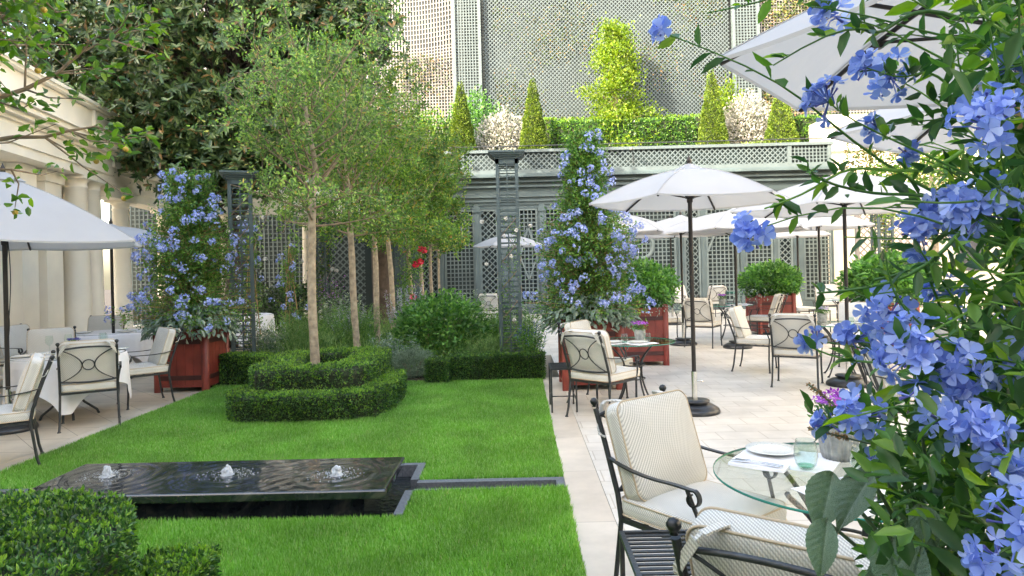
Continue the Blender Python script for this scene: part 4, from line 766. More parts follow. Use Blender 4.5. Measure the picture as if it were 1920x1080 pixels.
obelisk('distant trellis pillar entwined with small white roses between two tree trunks', -5.05, 17.5, 3.4, .42)
obelisk('distant slender trellis pillar right of the white column behind the trees', -3.05, 17.6, 3.3, .34)
obelisk('trellis pillar with ivy at the right end of the terrace', 9.4, 17.6, 3.4, .40)
def vine(name, label, x, y, z0, z1, rad, n, ls, mat, flower=None, nf=0, fs=.05, group=None, cat='climber', at=None):
    o = thing(name, label, cat, (x, y, 0), 0, group); z = z0+(z1-z0)*R.rand(n); a = z*3+R.normal(size=n)*.9; r = rad*(.8+.35*R.normal(size=n)); P = np.stack([r*np.cos(a), r*np.sin(a), z], 1)
    MB().leaves(P, R.normal(size=(n, 3))+(0, 0, -.2), ls*(.6+.8*R.rand(n)), ls*.6, 4).build('foliage', M[mat], o); t = np.linspace(0, 1, 30); s_ = MB()
    for k in range(3): s_.tube(np.stack([rad*np.cos(t*12+k*2), rad*np.sin(t*12+k*2), z1*t], 1), .006, 5)
    s_.build('stem', M['twig'], o)
    if flower:
        F = MB()
        for k in range(nf):
            if at and k < len(at): c = np.array(at[k])
            else: c = np.array([rad*1.3*R.normal(), -rad*(1.1+.3*R.rand()), z0+(z1-z0)*R.rand()])
            u = nrm(R.normal(size=(26, 3))); F.leaves(c+u*fs*.35, u+R.normal(size=u.shape)*.4, fs*.8, fs*.8, 8, fold=.3)
        F.build('flower', M[flower], o)
    return o
vine('climbing_rose', 'climbing rose with thin shoots and sparse blooms on the right trellis pillar', -.12, 11.0, .8, 2.5, .19, 800, .035, 'plumleaf', 'white', 8, .03)
vine('climbing_rose', 'climber with pale pink blooms twining over the left trellis pillar', -4.42, 10.95, .3, 2.9, .22, 480, .04, 'crabdense', 'white', 8, .032)
vine('climbing_rose', 'leafy climber with five crimson roses behind the fourth tree', -2.45, 15.8, .3, 2.9, .28, 2600, .06, 'plumleaf', 'crimson', 6, .075, at=[(-.12, -.3, 2.47), (.27, -.3, 2.12), (.35, -.3, 2.1), (.16, -.35, 1.78), (.27, -.35, 1.84), (.12, -.6, 1.05)])
vine('climbing_rose', 'white flowered climber on the distant trellis pillar', -5.05, 17.5, .4, 3.2, .27, 1400, .06, 'crabdense', 'white', 9, .05)
vine('climbing_vine', 'ivy wrapped round the trellis pillar at the right end', 9.4, 17.6, .3, 3.3, .24, 1400, .08, 'crabdense')
# ------------------------------------------------------------------ planters
def planter(label, x, y, w, h, rz=0):
    o = thing('wooden_planter', label, 'planter', (x, y, 0), rz, 'red wooden box planters'); hw = w/2; pw = .085; foot = .07
    for k in range(4):
        a = k*pi/2; c, s_ = round(cos(a)), round(sin(a)); m = MB(); n = 5; x0, x1 = -hw+pw, hw-pw; bw = (x1-x0)/n
        for i in range(n): m.box(x0+i*bw+.0025, x0+(i+1)*bw-.0025, -hw+.016, -hw+.04, foot+.03, h-.035)
        m.box(x0, x1, -hw+.024, -hw+.045, foot+.03, h-.035); m.box(x0, x1, -hw+.012, -hw+.05, foot, foot+.03)
        m.xf(np.array([[c, -s_, 0, 0], [s_, c, 0, 0], [0, 0, 1, 0], [0, 0, 0, 1]])); m.build('side_panel', M['red'], o)
        for zb_ in (foot+.10, h-.24): MB().box(x0-.01, x1+.01, -hw+.006, -hw+.0155, zb_, zb_+.065).xf(np.array([[c, -s_, 0, 0], [s_, c, 0, 0], [0, 0, 1, 0], [0, 0, 0, 1]])).build('iron_band', M['redband'], o)
        px_, py_ = (-hw+pw/2)*(1 if k in (0, 3) else -1), (-hw+pw/2)*(1 if k in (0, 1) else -1)
        MB().loft([np.array([(px_-q, py_-q, z), (px_+q, py_-q, z), (px_+q, py_+q, z), (px_-q, py_+q, z)]) for q, z in ((pw/2, 0), (pw/2, h), (pw/2-.012, h+.012), (pw/2-.03, h+.02))], True, True).build('corner_post', M['red'], o)
    MB().box(-hw+.05, hw-.05, -hw+.05, hw-.05, foot+.02, h-.06).build('soil', M['soil'], o); return o
planter('red wooden box planter at the near left carrying the blue flowered cone', -4.79, 10.0, .76, .92)
planter('red wooden box planter in front of the other, right of the flower bed', .97, 9.45, .80, .95)
planter('red wooden box planter overlapping behind the blue flowered one', 2.04, 11.5, .80, .98)
planter('red wooden box planter in the distance behind the cushioned chairs', 5.75, 15.6, .84, .92)
planter('red wooden box planter on the right, partly behind near blue flowers', 6.25, 11.8, .84, .95)
P6 = planter('red wooden box planter at the very bottom right corner under grey leaves', 1.11, 1.12, .80, .93)
# ------------------------------------------------------------------ plumbago flowers
def flowers(C, N, size, rs=R, kind=8):
    """five petalled flowers: centres C, normals N"""
    n = len(C); N = nrm(N); a = nrm(np.cross(N, rs.normal(size=(n, 3)))); b = np.cross(N, a); mb_P = []; mb_D = []; mb_S = []
    ph = rs.rand(n)*2*pi; size = np.broadcast_to(size, (n,))
    for k in range(5):
        t = ph+k*2*pi/5; d = a*np.cos(t)[:, None]+b*np.sin(t)[:, None]; s_ = np.cross(N, d); mb_P.append(C+d*size[:, None]*.04); mb_D.append(d+N*(.12+.15*rs.rand(n))[:, None]); mb_S.append(s_)
    return np.concatenate(mb_P), np.concatenate(mb_D), np.concatenate(mb_S), np.tile(size, 5)
def cluster(mbf, c, nrm_, rad, n, size, kind=4):
    u = nrm(R.normal(size=(n, 3))+np.array(nrm_)*.9); C = np.array(c)+u*rad*(.75+.35*R.rand(n, 1)); P, D, S, L = flowers(C, u+R.normal(size=u.shape)*.3, size)
    mbf.leaves(P, D, L, L*(.78 if kind == 8 else .8), kind, fold=.08, droop=.15, side=S)
def plumcone(label, x, y, z0, h, r, n, nf, skirt=True, fdir=(0, -1, .1), top=.12, seed=0):
    rs = np.random.RandomState(seed); o = thing('plumbago', label, 'flowering shrub', (x, y, z0), 0, 'blue plumbago trained as tall cones')
    P = []; D = []; st = MB(); FC = []
    for k in range(int(n/32)):
        z = h*(.05+.95*rs.rand()**.9); w = r*(1-(z/h))**.95*(1+.22*sin(z*5+seed))+top; a = rs.rand()*2*pi; rr = w*(.35+.75*rs.rand()**.6); b = np.array([.05*cos(a), .05*sin(a), max(0, z-.25)]); e = np.array([cos(a)*rr, sin(a)*rr, z+.06*rs.normal()]); m_ = (b+e)/2+(0, 0, .08)
        st.tube([b, m_, e], [.005, .0035, .0015], 4, False); u = rs.rand(32)**.6; q = b+(e-b)*u[:, None]+rs.normal(size=(32, 3))*.05; P.append(q); D.append(rs.normal(size=(32, 3))*.8+nrm(e-b)*.4); FC.append(e)
    P = np.concatenate(P); MB().leaves(P, np.concatenate(D), .045*(.6+.8*R.rand(len(P))), .021, 4, upb=.35).build('foliage', M['plumleaf'], o)
    for k in range(3): a = k*2.1; st.tube([(.16*cos(a), .16*sin(a), 0), (.05*cos(a), .05*sin(a), h*.6), (0, 0, h*.97)], [.010, .009, .005], 6)
    st.build('cane', M['cane'], o); f = MB(); FC = np.array(FC); out = FC[:, :2]; ok = np.where((FC[:, 1] < .12*r))[0]; pw = np.hypot(FC[ok, 0], FC[ok, 1])+.02; idx = rs.choice(ok, min(nf, len(ok)), replace=False, p=pw/pw.sum())
    for i in idx:
        e = FC[i]; d = nrm(np.array([e[0], e[1]-.15, .25*r])); cluster(f, e+d*.05, d, .042+.03*rs.rand(), rs.randint(8, 24), .021)
    tag(f.build('flower', M['flowerpale'], o), kind='stuff'); return o
plumcone('tall cone of blue plumbago spilling flowers, standing in the left red planter', -4.79, 10.0, .88, 2.28, .66, 32000, 115, seed=1, top=.26)
plumcone('very tall cone of blue plumbago rising over the right hand planter', .97, 9.45, .90, 2.58, .82, 42000, 160, seed=2, top=.13)
def spray(label, x, y, z0, h, r, n, nf, seed):
    return plumcone(label, x, y, z0, h, r, n, nf, seed=seed, top=.08)
spray('loose strands of blue plumbago hanging behind the left trellis pillar', -4.85, 12.4, .5, 2.2, .26, 2600, 34, 5)
spray('blue plumbago shoots right of the left trellis pillar', -4.30, 12.9, .6, 1.7, .28, 1600, 16, 6)
def broadleaf(mb, P, D, L, W): mb.leaves(P, D, L, W, 6, fold=.15, droop=.35, upb=.75)
def skirt(label, x, y, z, w, n, seed, ls=.105):
    o = thing('silver_sage', label, 'foliage plant', (x, y, z), 0, 'silver leaved sage spilling over the planters'); rs = np.random.RandomState(seed); a = rs.rand(n)*2*pi; rr = w*(.35+.55*rs.rand(n)); P = np.stack([rr*np.cos(a), rr*np.sin(a), .12-.42*np.maximum(0, rr-w*.45)/w+.20*rs.rand(n)], 1); P[:, 2] -= .16*(rr > w*.62)*rs.rand(n)
    D = np.stack([np.cos(a), np.sin(a), .15-1.3*(rr/w-.4)], 1)+rs.normal(size=(n, 3))*.45; mb = MB(); broadleaf(mb, P, D, ls*(.6+.7*rs.rand(n)), ls*.5); mb.build('foliage', M['silver'], o)
    st = MB()
    for k in range(30): i = rs.randint(n); st.tube([(0, 0, 0), (P[i][0]*.6, P[i][1]*.6, .12), P[i]], [.006, .005, .003], 5)
    st.build('stem', M['greygreen'], o); return o
skirt('silver leaved sage spilling over the rim of the left red planter', -4.79, 9.97, .94, .66, 1300, 1)
skirt('silver leaved sage spilling over the rim of the planter with the tallest cone', .97, 9.42, .97, .70, 1500, 2)
shrub('planter_bush', 'dense green bush with white flecks in the planter behind the tall cone', 2.04, 11.5, .92, (.62, .6, .42), 5200, .075, 'bush', 'shrub', lw=.6)
shrub('planter_bush', 'rounded green bush in the distant red planter', 5.75, 15.6, .84, (.68, .6, .42), 5200, .08, 'bush', 'shrub', lw=.6)
shrub('planter_bush', 'broad leaved green bush in the right red planter', 6.3, 11.8, .86, (.66, .6, .46), 5200, .09, 'bush', 'shrub', lw=.6)
skirt('small trailing white flecked plant over the distant planter rim', 5.5, 15.5, .90, .62, 500, 3, .05)
skirt('small leaved grey trailing plant over the right planter rim', 6.2, 11.7, .92, .60, 700, 4, .05)
skirt('pale trailing plant over the rim of the overlapped planter', 2.25, 11.4, .94, .52, 400, 5, .045)
# ------------------------------------------------------------------ chairs
def rrect(w, d, r, n=6):
    P = []
    for cx, cy, a0 in ((w/2-r, d/2-r, 0), (-w/2+r, d/2-r, pi/2), (-w/2+r, -d/2+r, pi), (w/2-r, -d/2+r, 1.5*pi)):
        for k in range(n+1): a = a0+k/n*pi/2; P.append((cx+r*cos(a), cy+r*sin(a)))
    return np.array(P)
def cushion(w, d, t, bulge=.02, r=.05, sag=0):
    mb = MB(); base = rrect(w, d, r); rings = []
    def ring(s, z, extra=0): return np.concatenate([base*s, np.full((len(base), 1), z)], 1)
    lv = [(.02, t/2+bulge), (.3, t/2+bulge*.92), (.6, t/2+bulge*.62), (.82, t/2+bulge*.25), (.94, t/2), (.985, t/2-.006), (1.0, t/2-.014)]
    lv = lv+[(1.012, 0)]+[(s, -z) for s, z in lv[::-1]]
    for s, z in lv: rings.append(ring(s, z))
    mb.loft(rings, True, True)
    pip = MB()
    for z in (t/2-.008, -t/2+.008):
        q = np.concatenate([base*1.002, np.full((len(base), 1), z)], 1); q = np.vstack([q, q[:2]]); pip.tube(q, .0045, 6, False)
    return mb, pip
def rotx(a, t): c, s_ = cos(a), sin(a); return np.array([[1, 0, 0, t[0]], [0, c, -s_, t[1]], [0, s_, c, t[2]], [0, 0, 0, 1]])
def make_chair():
    o = thing('garden_chair', 'chair', 'chair'); hw = .27
    def post(sx): return [(sx*hw, -.235, .40), (sx*hw, -.255, .52), (sx*(hw), -.335, .76), (sx*hw, -.395, .92)]
    for sx in (-1, 1):
        MB().tube([(sx*(hw+.012), -.30, 0), (sx*(hw+.006), -.275, .1), (sx*hw, -.235, .40)], [.0125, .0125, .013], 8).lathe([(.020, 0), (.018, .006), (.012, .02)], 10, (sx*(hw+.012), -.30, 0)).build('leg', M['iron'], o)
        MB().tube([(sx*(hw+.008), .245, 0), (sx*hw, .235, .2), (sx*hw, .24, .40)], .0125, 8).lathe([(.020, 0), (.018, .006), (.012, .02)], 10, (sx*(hw+.008), .245, 0)).build('leg', M['iron'], o)
    fr_ = MB(); 
    fr_.beam((-hw-.008, -.235, .40), (hw+.008, -.235, .40), .022, .022).beam((-hw-.008, .24, .40), (hw+.008, .24, .40), .022, .022).beam((-hw, -.22, .40), (-hw, .228, .40), .022, .0215).beam((hw, -.22, .40), (hw, .228, .40), .022, .0215)
    for y in (-.1, .03, .14): fr_.beam((-hw+.01, y, .402), (hw-.01, y, .402), .018, .006)
    fr_.build('seat_frame', M['iron'], o)
    bk = MB()
    for sx in (-1, 1): bk.tube(post(sx), .0135, 8)
    top = [(hw*t, -.380+.012*(1-t*t)*-1, .885+.025*(1-t*t)) for t in np.linspace(-1, 1, 11)]; bot = [(hw*t, -.262-.006*(1-t*t), .535-.02*(1-t*t)) for t in np.linspace(-1, 1, 11)]
    bk.tube(top, .010, 8).tube(bot, .010, 8); bk.build('back_frame', M['iron'], o)
    sc = MB(); yz = lambda z: -.255-(z-.52)*.335-.002
    for sx in (-1, 1):      # two inward bowed hoops and the centre ring
        t = np.linspace(-1, 1, 17); sc.tube([(sx*(.058+.185*abs(k)**2.0), yz(.71+.175*k)-.004, .71+.175*k) for k in t], .0062, 6, False)
    th = np.linspace(0, 2*pi, 25); sc.tube([(.056*cos(a), yz(.71+.056*sin(a))-.004, .71+.056*sin(a)) for a in th], .006, 6, False); sc.build('scrollwork', M['iron'], o)
    for sx in (-1, 1):
        MB().lathe([(.0005, -.024), (.012, -.02), (.0085, -.013), (.015, -.009), (.0205, .003), (.0205, .010), (.014, .021), (.0005, .0255)], 16, (sx*hw, -.405, .95)).build('finial', M['ballm'], o)
        a = MB(); P = [(sx*hw, -.312, .69), (sx*(hw+.02), -.18, .665), (sx*(hw+.03), -.02, .655), (sx*(hw+.03), .13, .66), (sx*(hw+.03), .22, .655)]
        c0 = (.20, .618); 
        for k in range(14): t = 1.25-k*.42; rr = .042*(1-k*.043); P.append((sx*(hw+.03), c0[0]+rr*cos(t)+.02, c0[1]+rr*sin(t)))
        P = smooth(P, False, 1)
        for p, q in zip(P[:-1], P[1:]):
            dd = nrm(q-p)*.0012; a.beam(p-dd, q+dd, .026, .008, up=(0, -(q-p)[2], (q-p)[1]) if abs((q-p)[1])+abs((q-p)[2]) > 0 else (0, 0, 1))
        a.tube([(sx*hw, .24, .40), (sx*(hw+.012), .25, .50), (sx*(hw+.03), .215, .60), (sx*(hw+.03), .19, .652)], .010, 8); a.build('armrest', M['iron'], o)
    m, p = cushion(.55, .60, .088, .020, .06); T_ = rotx(0, (0, .045, .462)); c = m.xf(T_).build('seat_cushion', M['cushion'], o); p.xf(T_).build('piping', M['piping'], c)
    m, p = cushion(.54, .485, .10, .026, .06); T_ = rotx(radians(90+18), (0, -.225, .725)); c = m.xf(T_).build('back_cushion', M['cushion'], o); p.xf(T_).build('piping', M['piping'], c)
    for sx in (-1, 1):      # cotton ties from the cushion corners over the rail to the posts
        tb = MB(); P = np.array([(sx*.16, -.32, .955), (sx*.175, -.365, .955), (sx*.20, -.412, .945), (sx*.235, -.395, .89), (sx*.272, -.375, .84), (sx*.288, -.35, .80), (sx*.27, -.33, .79)]); P = smooth(P, False, 1)
        for p_, q_ in zip(P[:-1], P[1:]): tb.beam(p_, q_, .030, .006, up=(0, 0, 1) if abs((q_-p_)[2]) < .02 else (0, -1, .2))
        tb.build('cushion_tie', M['cushion'], o)
    return o
chair0 = make_chair(); first = [True]
def chair(x, y, fx, fy, label, group=None, s=1.0):
    """fx, fy: facing direction; x, y: floor centre of the chair"""
    o = chair0 if first[0] else dup(chair0); first[0] = False
    return place(o, (x, y, 0), math.atan2(-fx, fy), label, group, s if s != 1.0 else None)
def chair_rear(x0, y0, x1, y1, label, group, facing_right=True):
    """from the two rear feet"""
    cx, cy = (x0+x1)/2, (y0+y1)/2; d = nrm(np.array([x1-x0, y1-y0])); f = np.array([-d[1], d[0]]) if facing_right else np.array([d[1], -d[0]])
    return chair(cx+f[0]*.30, cy+f[1]*.30, f[0], f[1], label, group)
GR = 'cushioned iron chairs on the right terrace'; GL = 'cushioned iron chairs on the left terrace'
# near chair A: back runs from ball (.37,3.49) to (.81,3.84)
def chair_balls(x0, y0, x1, y1, label, group, flip=False):
    cx, cy = (x0+x1)/2, (y0+y1)/2; d = nrm(np.array([x1-x0, y1-y0])); f = np.array([d[1], -d[0]]) if not flip else np.array([-d[1], d[0]])
    return chair(cx+f[0]*.405, cy+f[1]*.405, f[0], f[1], label, group)
chair_balls(.37, 3.49, .81, 3.84, 'near cushioned iron chair standing at the glass table, seen from its side', GR)
chair_balls(.40, 1.82, .83, 1.49, 'nearest chair cut by the bottom edge, its back and ball finial to the viewer', GR, True)
chair(.92, 7.52, .70, .72, 'chair with its scrolled back to the viewer beside a small iron stool', GR)
chair(.98, 8.36, .85, -.5, 'chair whose high cream back rises behind the one beside the stool', GR)
chair_rear(3.30, 8.98, 3.80, 8.70, 'chair with its scrolled back squarely to the viewer near the second umbrella pole', GR)
chair(3.62, 10.45, .86, -.5, 'chair turned sideways with its cushion towards the viewer, by the second umbrella', GR)
chair(5.28, 10.65, -.42, -.90, 'grey looking cushioned chair facing the viewer across the middle glass table', GR)
chair(5.45, 9.15, -.95, .25, 'chair at the right of the middle glass table, half hidden by blue flowers', GR)
chair(3.28, 5.80, .96, -.27, 'steeply reclined looking chair seen from behind left, beside the near blue flowers', GR)
chair_rear(3.26, 13.50, 3.74, 13.16, 'chair seen from behind left of the first umbrella pole in the distance', GR)
chair(5.78, 16.2, -.62, -.78, 'chair facing the viewer behind the far glass table, grey in shade', GR)
chair(5.2, 14.4, -.75, .5, 'tilted looking chair showing its scrolled back next to the distant red planter', GR)
chair(5.85, 20.6, -.3, .95, 'tiny chair showing its back near the pavilion, left of the umbrella pole', GR)
chair(7.4, 20.4, -.3, -.95, 'tiny pale chair facing the viewer near the pavilion, right of its table', GR)
chair(5.3, 21.6, .6, -.8, 'tiny pale chair close to the trellis panels at the far left of the group', GR)
chair(6.95, 17.0, .35, -.93, 'pale cushioned chair facing the viewer right of the distant red planter', GR)
chair(8.6, 19.0, -.25, -.95, 'small chair facing the viewer behind the far planters', GR)
chair(9.0, 17.6, -.9, .2, 'small chair with its back half turned beside the purple potted flowers', GR)
chair(3.05, 14.6, .9, .2, 'low pale chair just right of the overlapped red planter', GR)
chair(-.75, 18.6, .1, 1, 'lone chair back visible beyond the wild flower bed under a small umbrella', GR)
chair_rear(-4.92, 7.27, -4.46, 7.54, 'chair with scrolled back squarely to the viewer at the cloth covered table', GL)
chair(-4.62, 6.02, -.83, -.55, 'chair at the lower left edge seen from behind with two ball finials', GL)
chair(-4.88, 8.83, -.75, -.66, 'white cushioned chair seen from the side in front of the left red planter', GL)
chair(-6.35, 9.2, .5, -.86, 'grey looking chair facing the viewer behind the cloth covered table', GL)
chair(-7.35, 10.15, .9, -.2, 'dark framed chair near the french door on the left', GL)
chair(-7.35, 12.0, .3, -.95, 'grey looking chair facing the viewer at the farther cloth covered table', GL)
chair(-6.1, 12.2, -.2, -.95, 'chair behind the farther cloth covered table next to the pole', GL)
chair(-6.35, 7.9, .95, .1, 'chair cut by the left edge with a scrolled armrest behind the pole', GL)
# ------------------------------------------------------------------ slatted iron stools
def stool(x, y, label):
    o = thing('slatted_stool', label, 'stool', (x, y, 0), 0, 'small black slatted iron stools'); w, d, h = .30, .48, .50
    for sx in (-1, 1):
        for sy in (-1, 1): MB().beam((sx*(w/2-.01), sy*(d/2-.01), 0), (sx*(w/2-.01), sy*(d/2-.01), h-.0205), .019, .019).build('leg', M['iron'], o)
    f = MB(); 
    for sx in (-1, 1): f.beam((sx*(w/2-.01), -d/2, h-.01), (sx*(w/2-.01), d/2, h-.01), .02, .02)
    for sy in (-1, 1): f.beam((-w/2+.02, sy*(d/2-.01), h-.01), (w/2-.02, sy*(d/2-.01), h-.01), .02, .02)
    f.build('top_frame', M['iron'], o); s_ = MB()
    for k in range(11): y_ = -d/2+.04+k*(d-.08)/10; s_.beam((-w/2+.0205, y_, h-.009), (w/2-.0205, y_, h-.009), .020, .006)
    s_.build('slats', M['iron'], o); s_ = MB()
    for sx in (-1, 1): s_.beam((sx*(w/2-.01), -d/2+.02, .14), (sx*(w/2-.01), d/2-.02, .14), .012, .012)
    s_.beam((-w/2+.02, 0, .14), (w/2-.02, 0, .14), .012, .0115); s_.build('stretcher', M['iron'], o); return o
stool(.565, 2.72, 'small black slatted iron stool between the two nearest chairs')
stool(.50, 7.95, 'small black iron stool at the lawn edge beside the scrolled chair')
stool(7.0, 15.9, 'small dark iron stool in front of the distant pale chair')
# ------------------------------------------------------------------ glass tables
def glass_table(x, y, R_, label):
    o = thing('glass_table', label, 'table', (x, y, 0), 0, 'round glass topped iron tables')
    MB().lathe([(.001, .73), (R_-.002, .73)], 64).lathe([(R_-.002, .7415), (.001, .7415)], 64).build('glass_top', M['glasstop'], o)
    MB().lathe([(R_-.0025, .7305), (R_, .732), (R_, .7395), (R_-.0025, .741)], 64).build('glass_edge', M['glassedge'], o)
    for k in range(4):
        a = k*pi/2+.5; m = MB(); pr = [(.27, .012), (.24, .03), (.17, .16), (.125, .30), (.12, .42), (.15, .53), (.24, .63), (.33, .70), (.345, .722)]; pr = smooth(pr, False, 2); m.tube([(r*cos(a), r*sin(a), z) for r, z in pr], .0115, 8); m.lathe([(.02, 0), (.016, .014)], 10, (.27*cos(a), .27*sin(a), 0)); m.build('leg', M['iron'], o)
    th = np.linspace(0, 2*pi, 37)
    for r, z in ((.135, .30), (.135, .46)): MB().tube(np.stack([r*np.cos(th), r*np.sin(th), 0*th+z], 1), .008, 6, False).build('ring', M['iron'], o)
    return o
glass_table(1.36, 2.90, .53, 'near round glass table laid with white mats and flowered plates')
glass_table(1.36, 8.15, .50, 'round glass table in front of the two right hand red planters')
glass_table(4.58, 9.75, .50, 'round glass table in the middle with the second umbrella pole in front')
glass_table(4.55, 14.7, .50, 'far round glass table behind the chair seen left of the pole')
glass_table(7.5, 15.7, .50, 'far round glass table with a greenish edge, right of the thin pole')
glass_table(6.5, 20.9, .50, 'farthest little glass table close to the pavilion')
glass_table(3.95, 5.55, .52, 'round glass table hidden behind the near blue flowers')
# tableware
def fluted_pot(x, y, z, s=1, label='', fl='purple', lab2='', wide=1.0, leafy=1):
    o = thing('fluted_pot', label, 'flower pot', (x, y, z), 0, 'fluted grey flower pots on tables'); MB().lathe([(.001, 0), (.044*s, .001), (.05*s, .02*s), (.056*s, .07*s), (.055*s, .115*s), (.050*s, .115*s), (.048*s, .10*s), (.001, .098*s)], 72, flute=.045, nf=24).build('pot', M['potc'], o)
    p = thing('potted_flowers', lab2, 'potted plant', (x, y, z+.1*s), 0, 'small flowers in table pots'); n = 420; P, D = blob(n, (0, 0, .035*s), (.075*s*wide, .075*s*wide, .055*s), .8, 0, .3); MB().leaves(P, D, .016*s, .010*s, 4).build('foliage', M['bush'], p); st = MB()
    for k in range(14): a = R.rand()*6.3; st.tube([(0, 0, -.01), (.04*s*cos(a), .04*s*sin(a), .05*s)], .0015, 4, False)
    st.build('stem', M['bush'], p); n = 46; a = R.rand(n)*2*pi; u = np.stack([np.cos(a)*R.rand(n)**.5, np.sin(a)*R.rand(n)**.5, .9+.3*R.rand(n)], 1); C = u*np.array([.075*s*wide, .075*s*wide, .078*s]); Pq, Dq, Sq, Lq = flowers(C, u*(.8, .8, .6), .017*s); MB().leaves(Pq, Dq, Lq, Lq*.5, 4, fold=.1, side=Sq).build('flower', M[fl], p)
fluted_pot(1.45, 3.13, .7415, 1.5, 'fluted grey pot at the middle of the near glass table', 'purple', 'magenta bellflowers in the pot on the near table', 1.0)
fluted_pot(1.46, 8.22, .7415, 1.15, 'fluted pot on the table before the red planters', 'purple', 'vivid purple bellflowers on the table before the red planters', 1.25)
fluted_pot(4.42, 9.95, .7415, 1.2, 'fluted pot on the middle glass table', 'lilac', 'pale lilac flowers on the middle glass table', 1.2)
fluted_pot(4.42, 14.8, .7415, 1.15, 'fluted pot on the far table left of the grey chair', 'purple', 'purple flowers on the far table left of the grey chair', 1.1)
fluted_pot(7.5, 15.8, .7415, 1.2, 'fluted pot on the greenish far table', 'purple', 'lilac purple flowers on the greenish far table', 1.1)
def wineglass(x, y, z, label, group, stem=False, s=1):
    o = thing('wine_glass' if stem else 'water_glass', label, 'glass', (x, y, z), 0, group)
    if stem: MB().lathe([(.032*s, .001), (.03*s, .003), (.004, .006), (.0035, .08*s), (.012*s, .09*s), (.034*s, .115*s), (.038*s, .145*s), (.030*s, .19*s)], 24).build('bowl', M['glass'], o)
    else:
        MB().lathe([(.001, .001), (.024*s, .001), (.036*s, .018*s), (.042*s, .045*s), (.041*s, .07*s), (.033*s, .105*s), (.031*s, .105*s), (.039*s, .07*s), (.040*s, .045*s), (.034*s, .02*s), (.022*s, .006), (.001, .006)], 32).build('bowl', M['glass'], o)
        MB().lathe([(.001, .0065), (.022*s, .007), (.030*s, .014*s), (.001, .012*s)], 24).build('green_base', M['greenglass'], o)
    return o
M['greenglass'] = glass('pale_green_glass', (.66, .90, .79))
def plate(x, y, z, label, r=.11, mat='plate', group='plates on the glass tables'):
    o = MB().lathe([(.001, .004), (r*.62, .004), (r*.70, .007), (r, .016), (r, .018), (r*.68, .010), (r*.6, .0075), (.001, .0075)], 48).build('plate', M[mat]); o.location = (x, y, z); return tag(o, label, 'plate', group)
def linen(name, label, cat, x, y, z, w, d, rz, th=.002, group=None, folds=1, ruf=.0015):
    mb = MB()
    for f in range(folds):
        nx_, ny_ = 24, 24; gx_, gy_ = np.meshgrid(np.linspace(-w/2, w/2, nx_), np.linspace(-d/2, d/2, ny_), indexing='ij'); gx_ = gx_+.004*f; zt_ = th*(f+1)+ruf*np.sin(gx_*40+gy_*23+f)+ruf*.6*np.sin(gy_*51); mb.grid(gx_, gy_, zt_+.001); mb.grid(gx_[::-1], gy_[::-1], (zt_-th*.8)[::-1])
        for e in (0, -1):
            mb.grid(np.stack([gx_[e], gx_[e]]), np.stack([gy_[e], gy_[e]]), np.stack([zt_[e]+.001, zt_[e]-th*.8])); mb.grid(np.stack([gx_[:, e], gx_[:, e]]), np.stack([gy_[:, e], gy_[:, e]]), np.stack([zt_[:, e]+.001, zt_[:, e]-th*.8]))
    o = mb.build(name, M['linen']); o.location = (x, y, z); o.rotation_euler = (0, 0, rz); return tag(o, label, cat, group)
Z = .7415
linen('placemat', 'white linen mat at the far side of the near glass table', 'placemat', 1.22, 3.14, Z, .42, .32, -.62, group='white linen placemats')
linen('placemat', 'white linen mat at the viewer side of the near glass table', 'placemat', 1.33, 2.66, Z, .42, .34, .45, group='white linen placemats')
linen('napkin', 'thickly folded white napkin under the knife and fork', 'napkin', 1.045, 3.02, Z+.0045, .10, .24, .95, .004, folds=3, ruf=.001)
plate(1.19, 3.25, Z+.0045, 'oval looking flowered plate at the far side of the near table', .12, 'fplate'); plate(1.36, 2.68, Z+.0045, 'flowered plate half under the grey leaves on the near table', .12, 'fplate')
wineglass(1.235, 2.975, Z+.0045, 'stemless green footed water glass beside the flowered plate', 'stemless water glasses', s=1.2)
wineglass(1.42, 2.85, Z+.0045, 'stemless water glass in front of the fluted pot on the near table', 'stemless water glasses', s=1.2)
def cutlery():
    for nm, lb_, dx in (('fork', 'steel table fork lying on the folded napkin', .0), ('knife', 'steel table knife lying on the folded napkin', -.022)):
        m = MB(); L_ = .21; z = .0
        m.loft([np.array([(x_, -w_, z_), (x_, w_, z_), (x_, w_, z_+.003), (x_, -w_, z_+.003)]) for x_, w_, z_ in ((-.105, .008, 0), (-.05, .006, .002), (0, .003, .004), (.03, .004, .004), (.045, .010, .003), (.055, .012, .002))], True, True)
        if nm == 'fork':
            for k in range(4): m.beam((.054, -.0095+.0063*k, .0035), (.102, -.0085+.0057*k, .004), .003, .002)
        else: m.loft([np.array([(x_, -w_, .003), (x_, w_*.7, .003), (x_, w_*.7, .0045), (x_, -w_, .0045)]) for x_, w_ in ((.05, .010), (.09, .010), (.125, .002))], True, True)
        o = m.build(nm, M['steel']); o.location = (1.045+dx*.8, 3.02+dx*.6, Z+.0215); o.rotation_euler = (0, 0, -.62+pi); tag(o, lb_, nm)
cutlery()
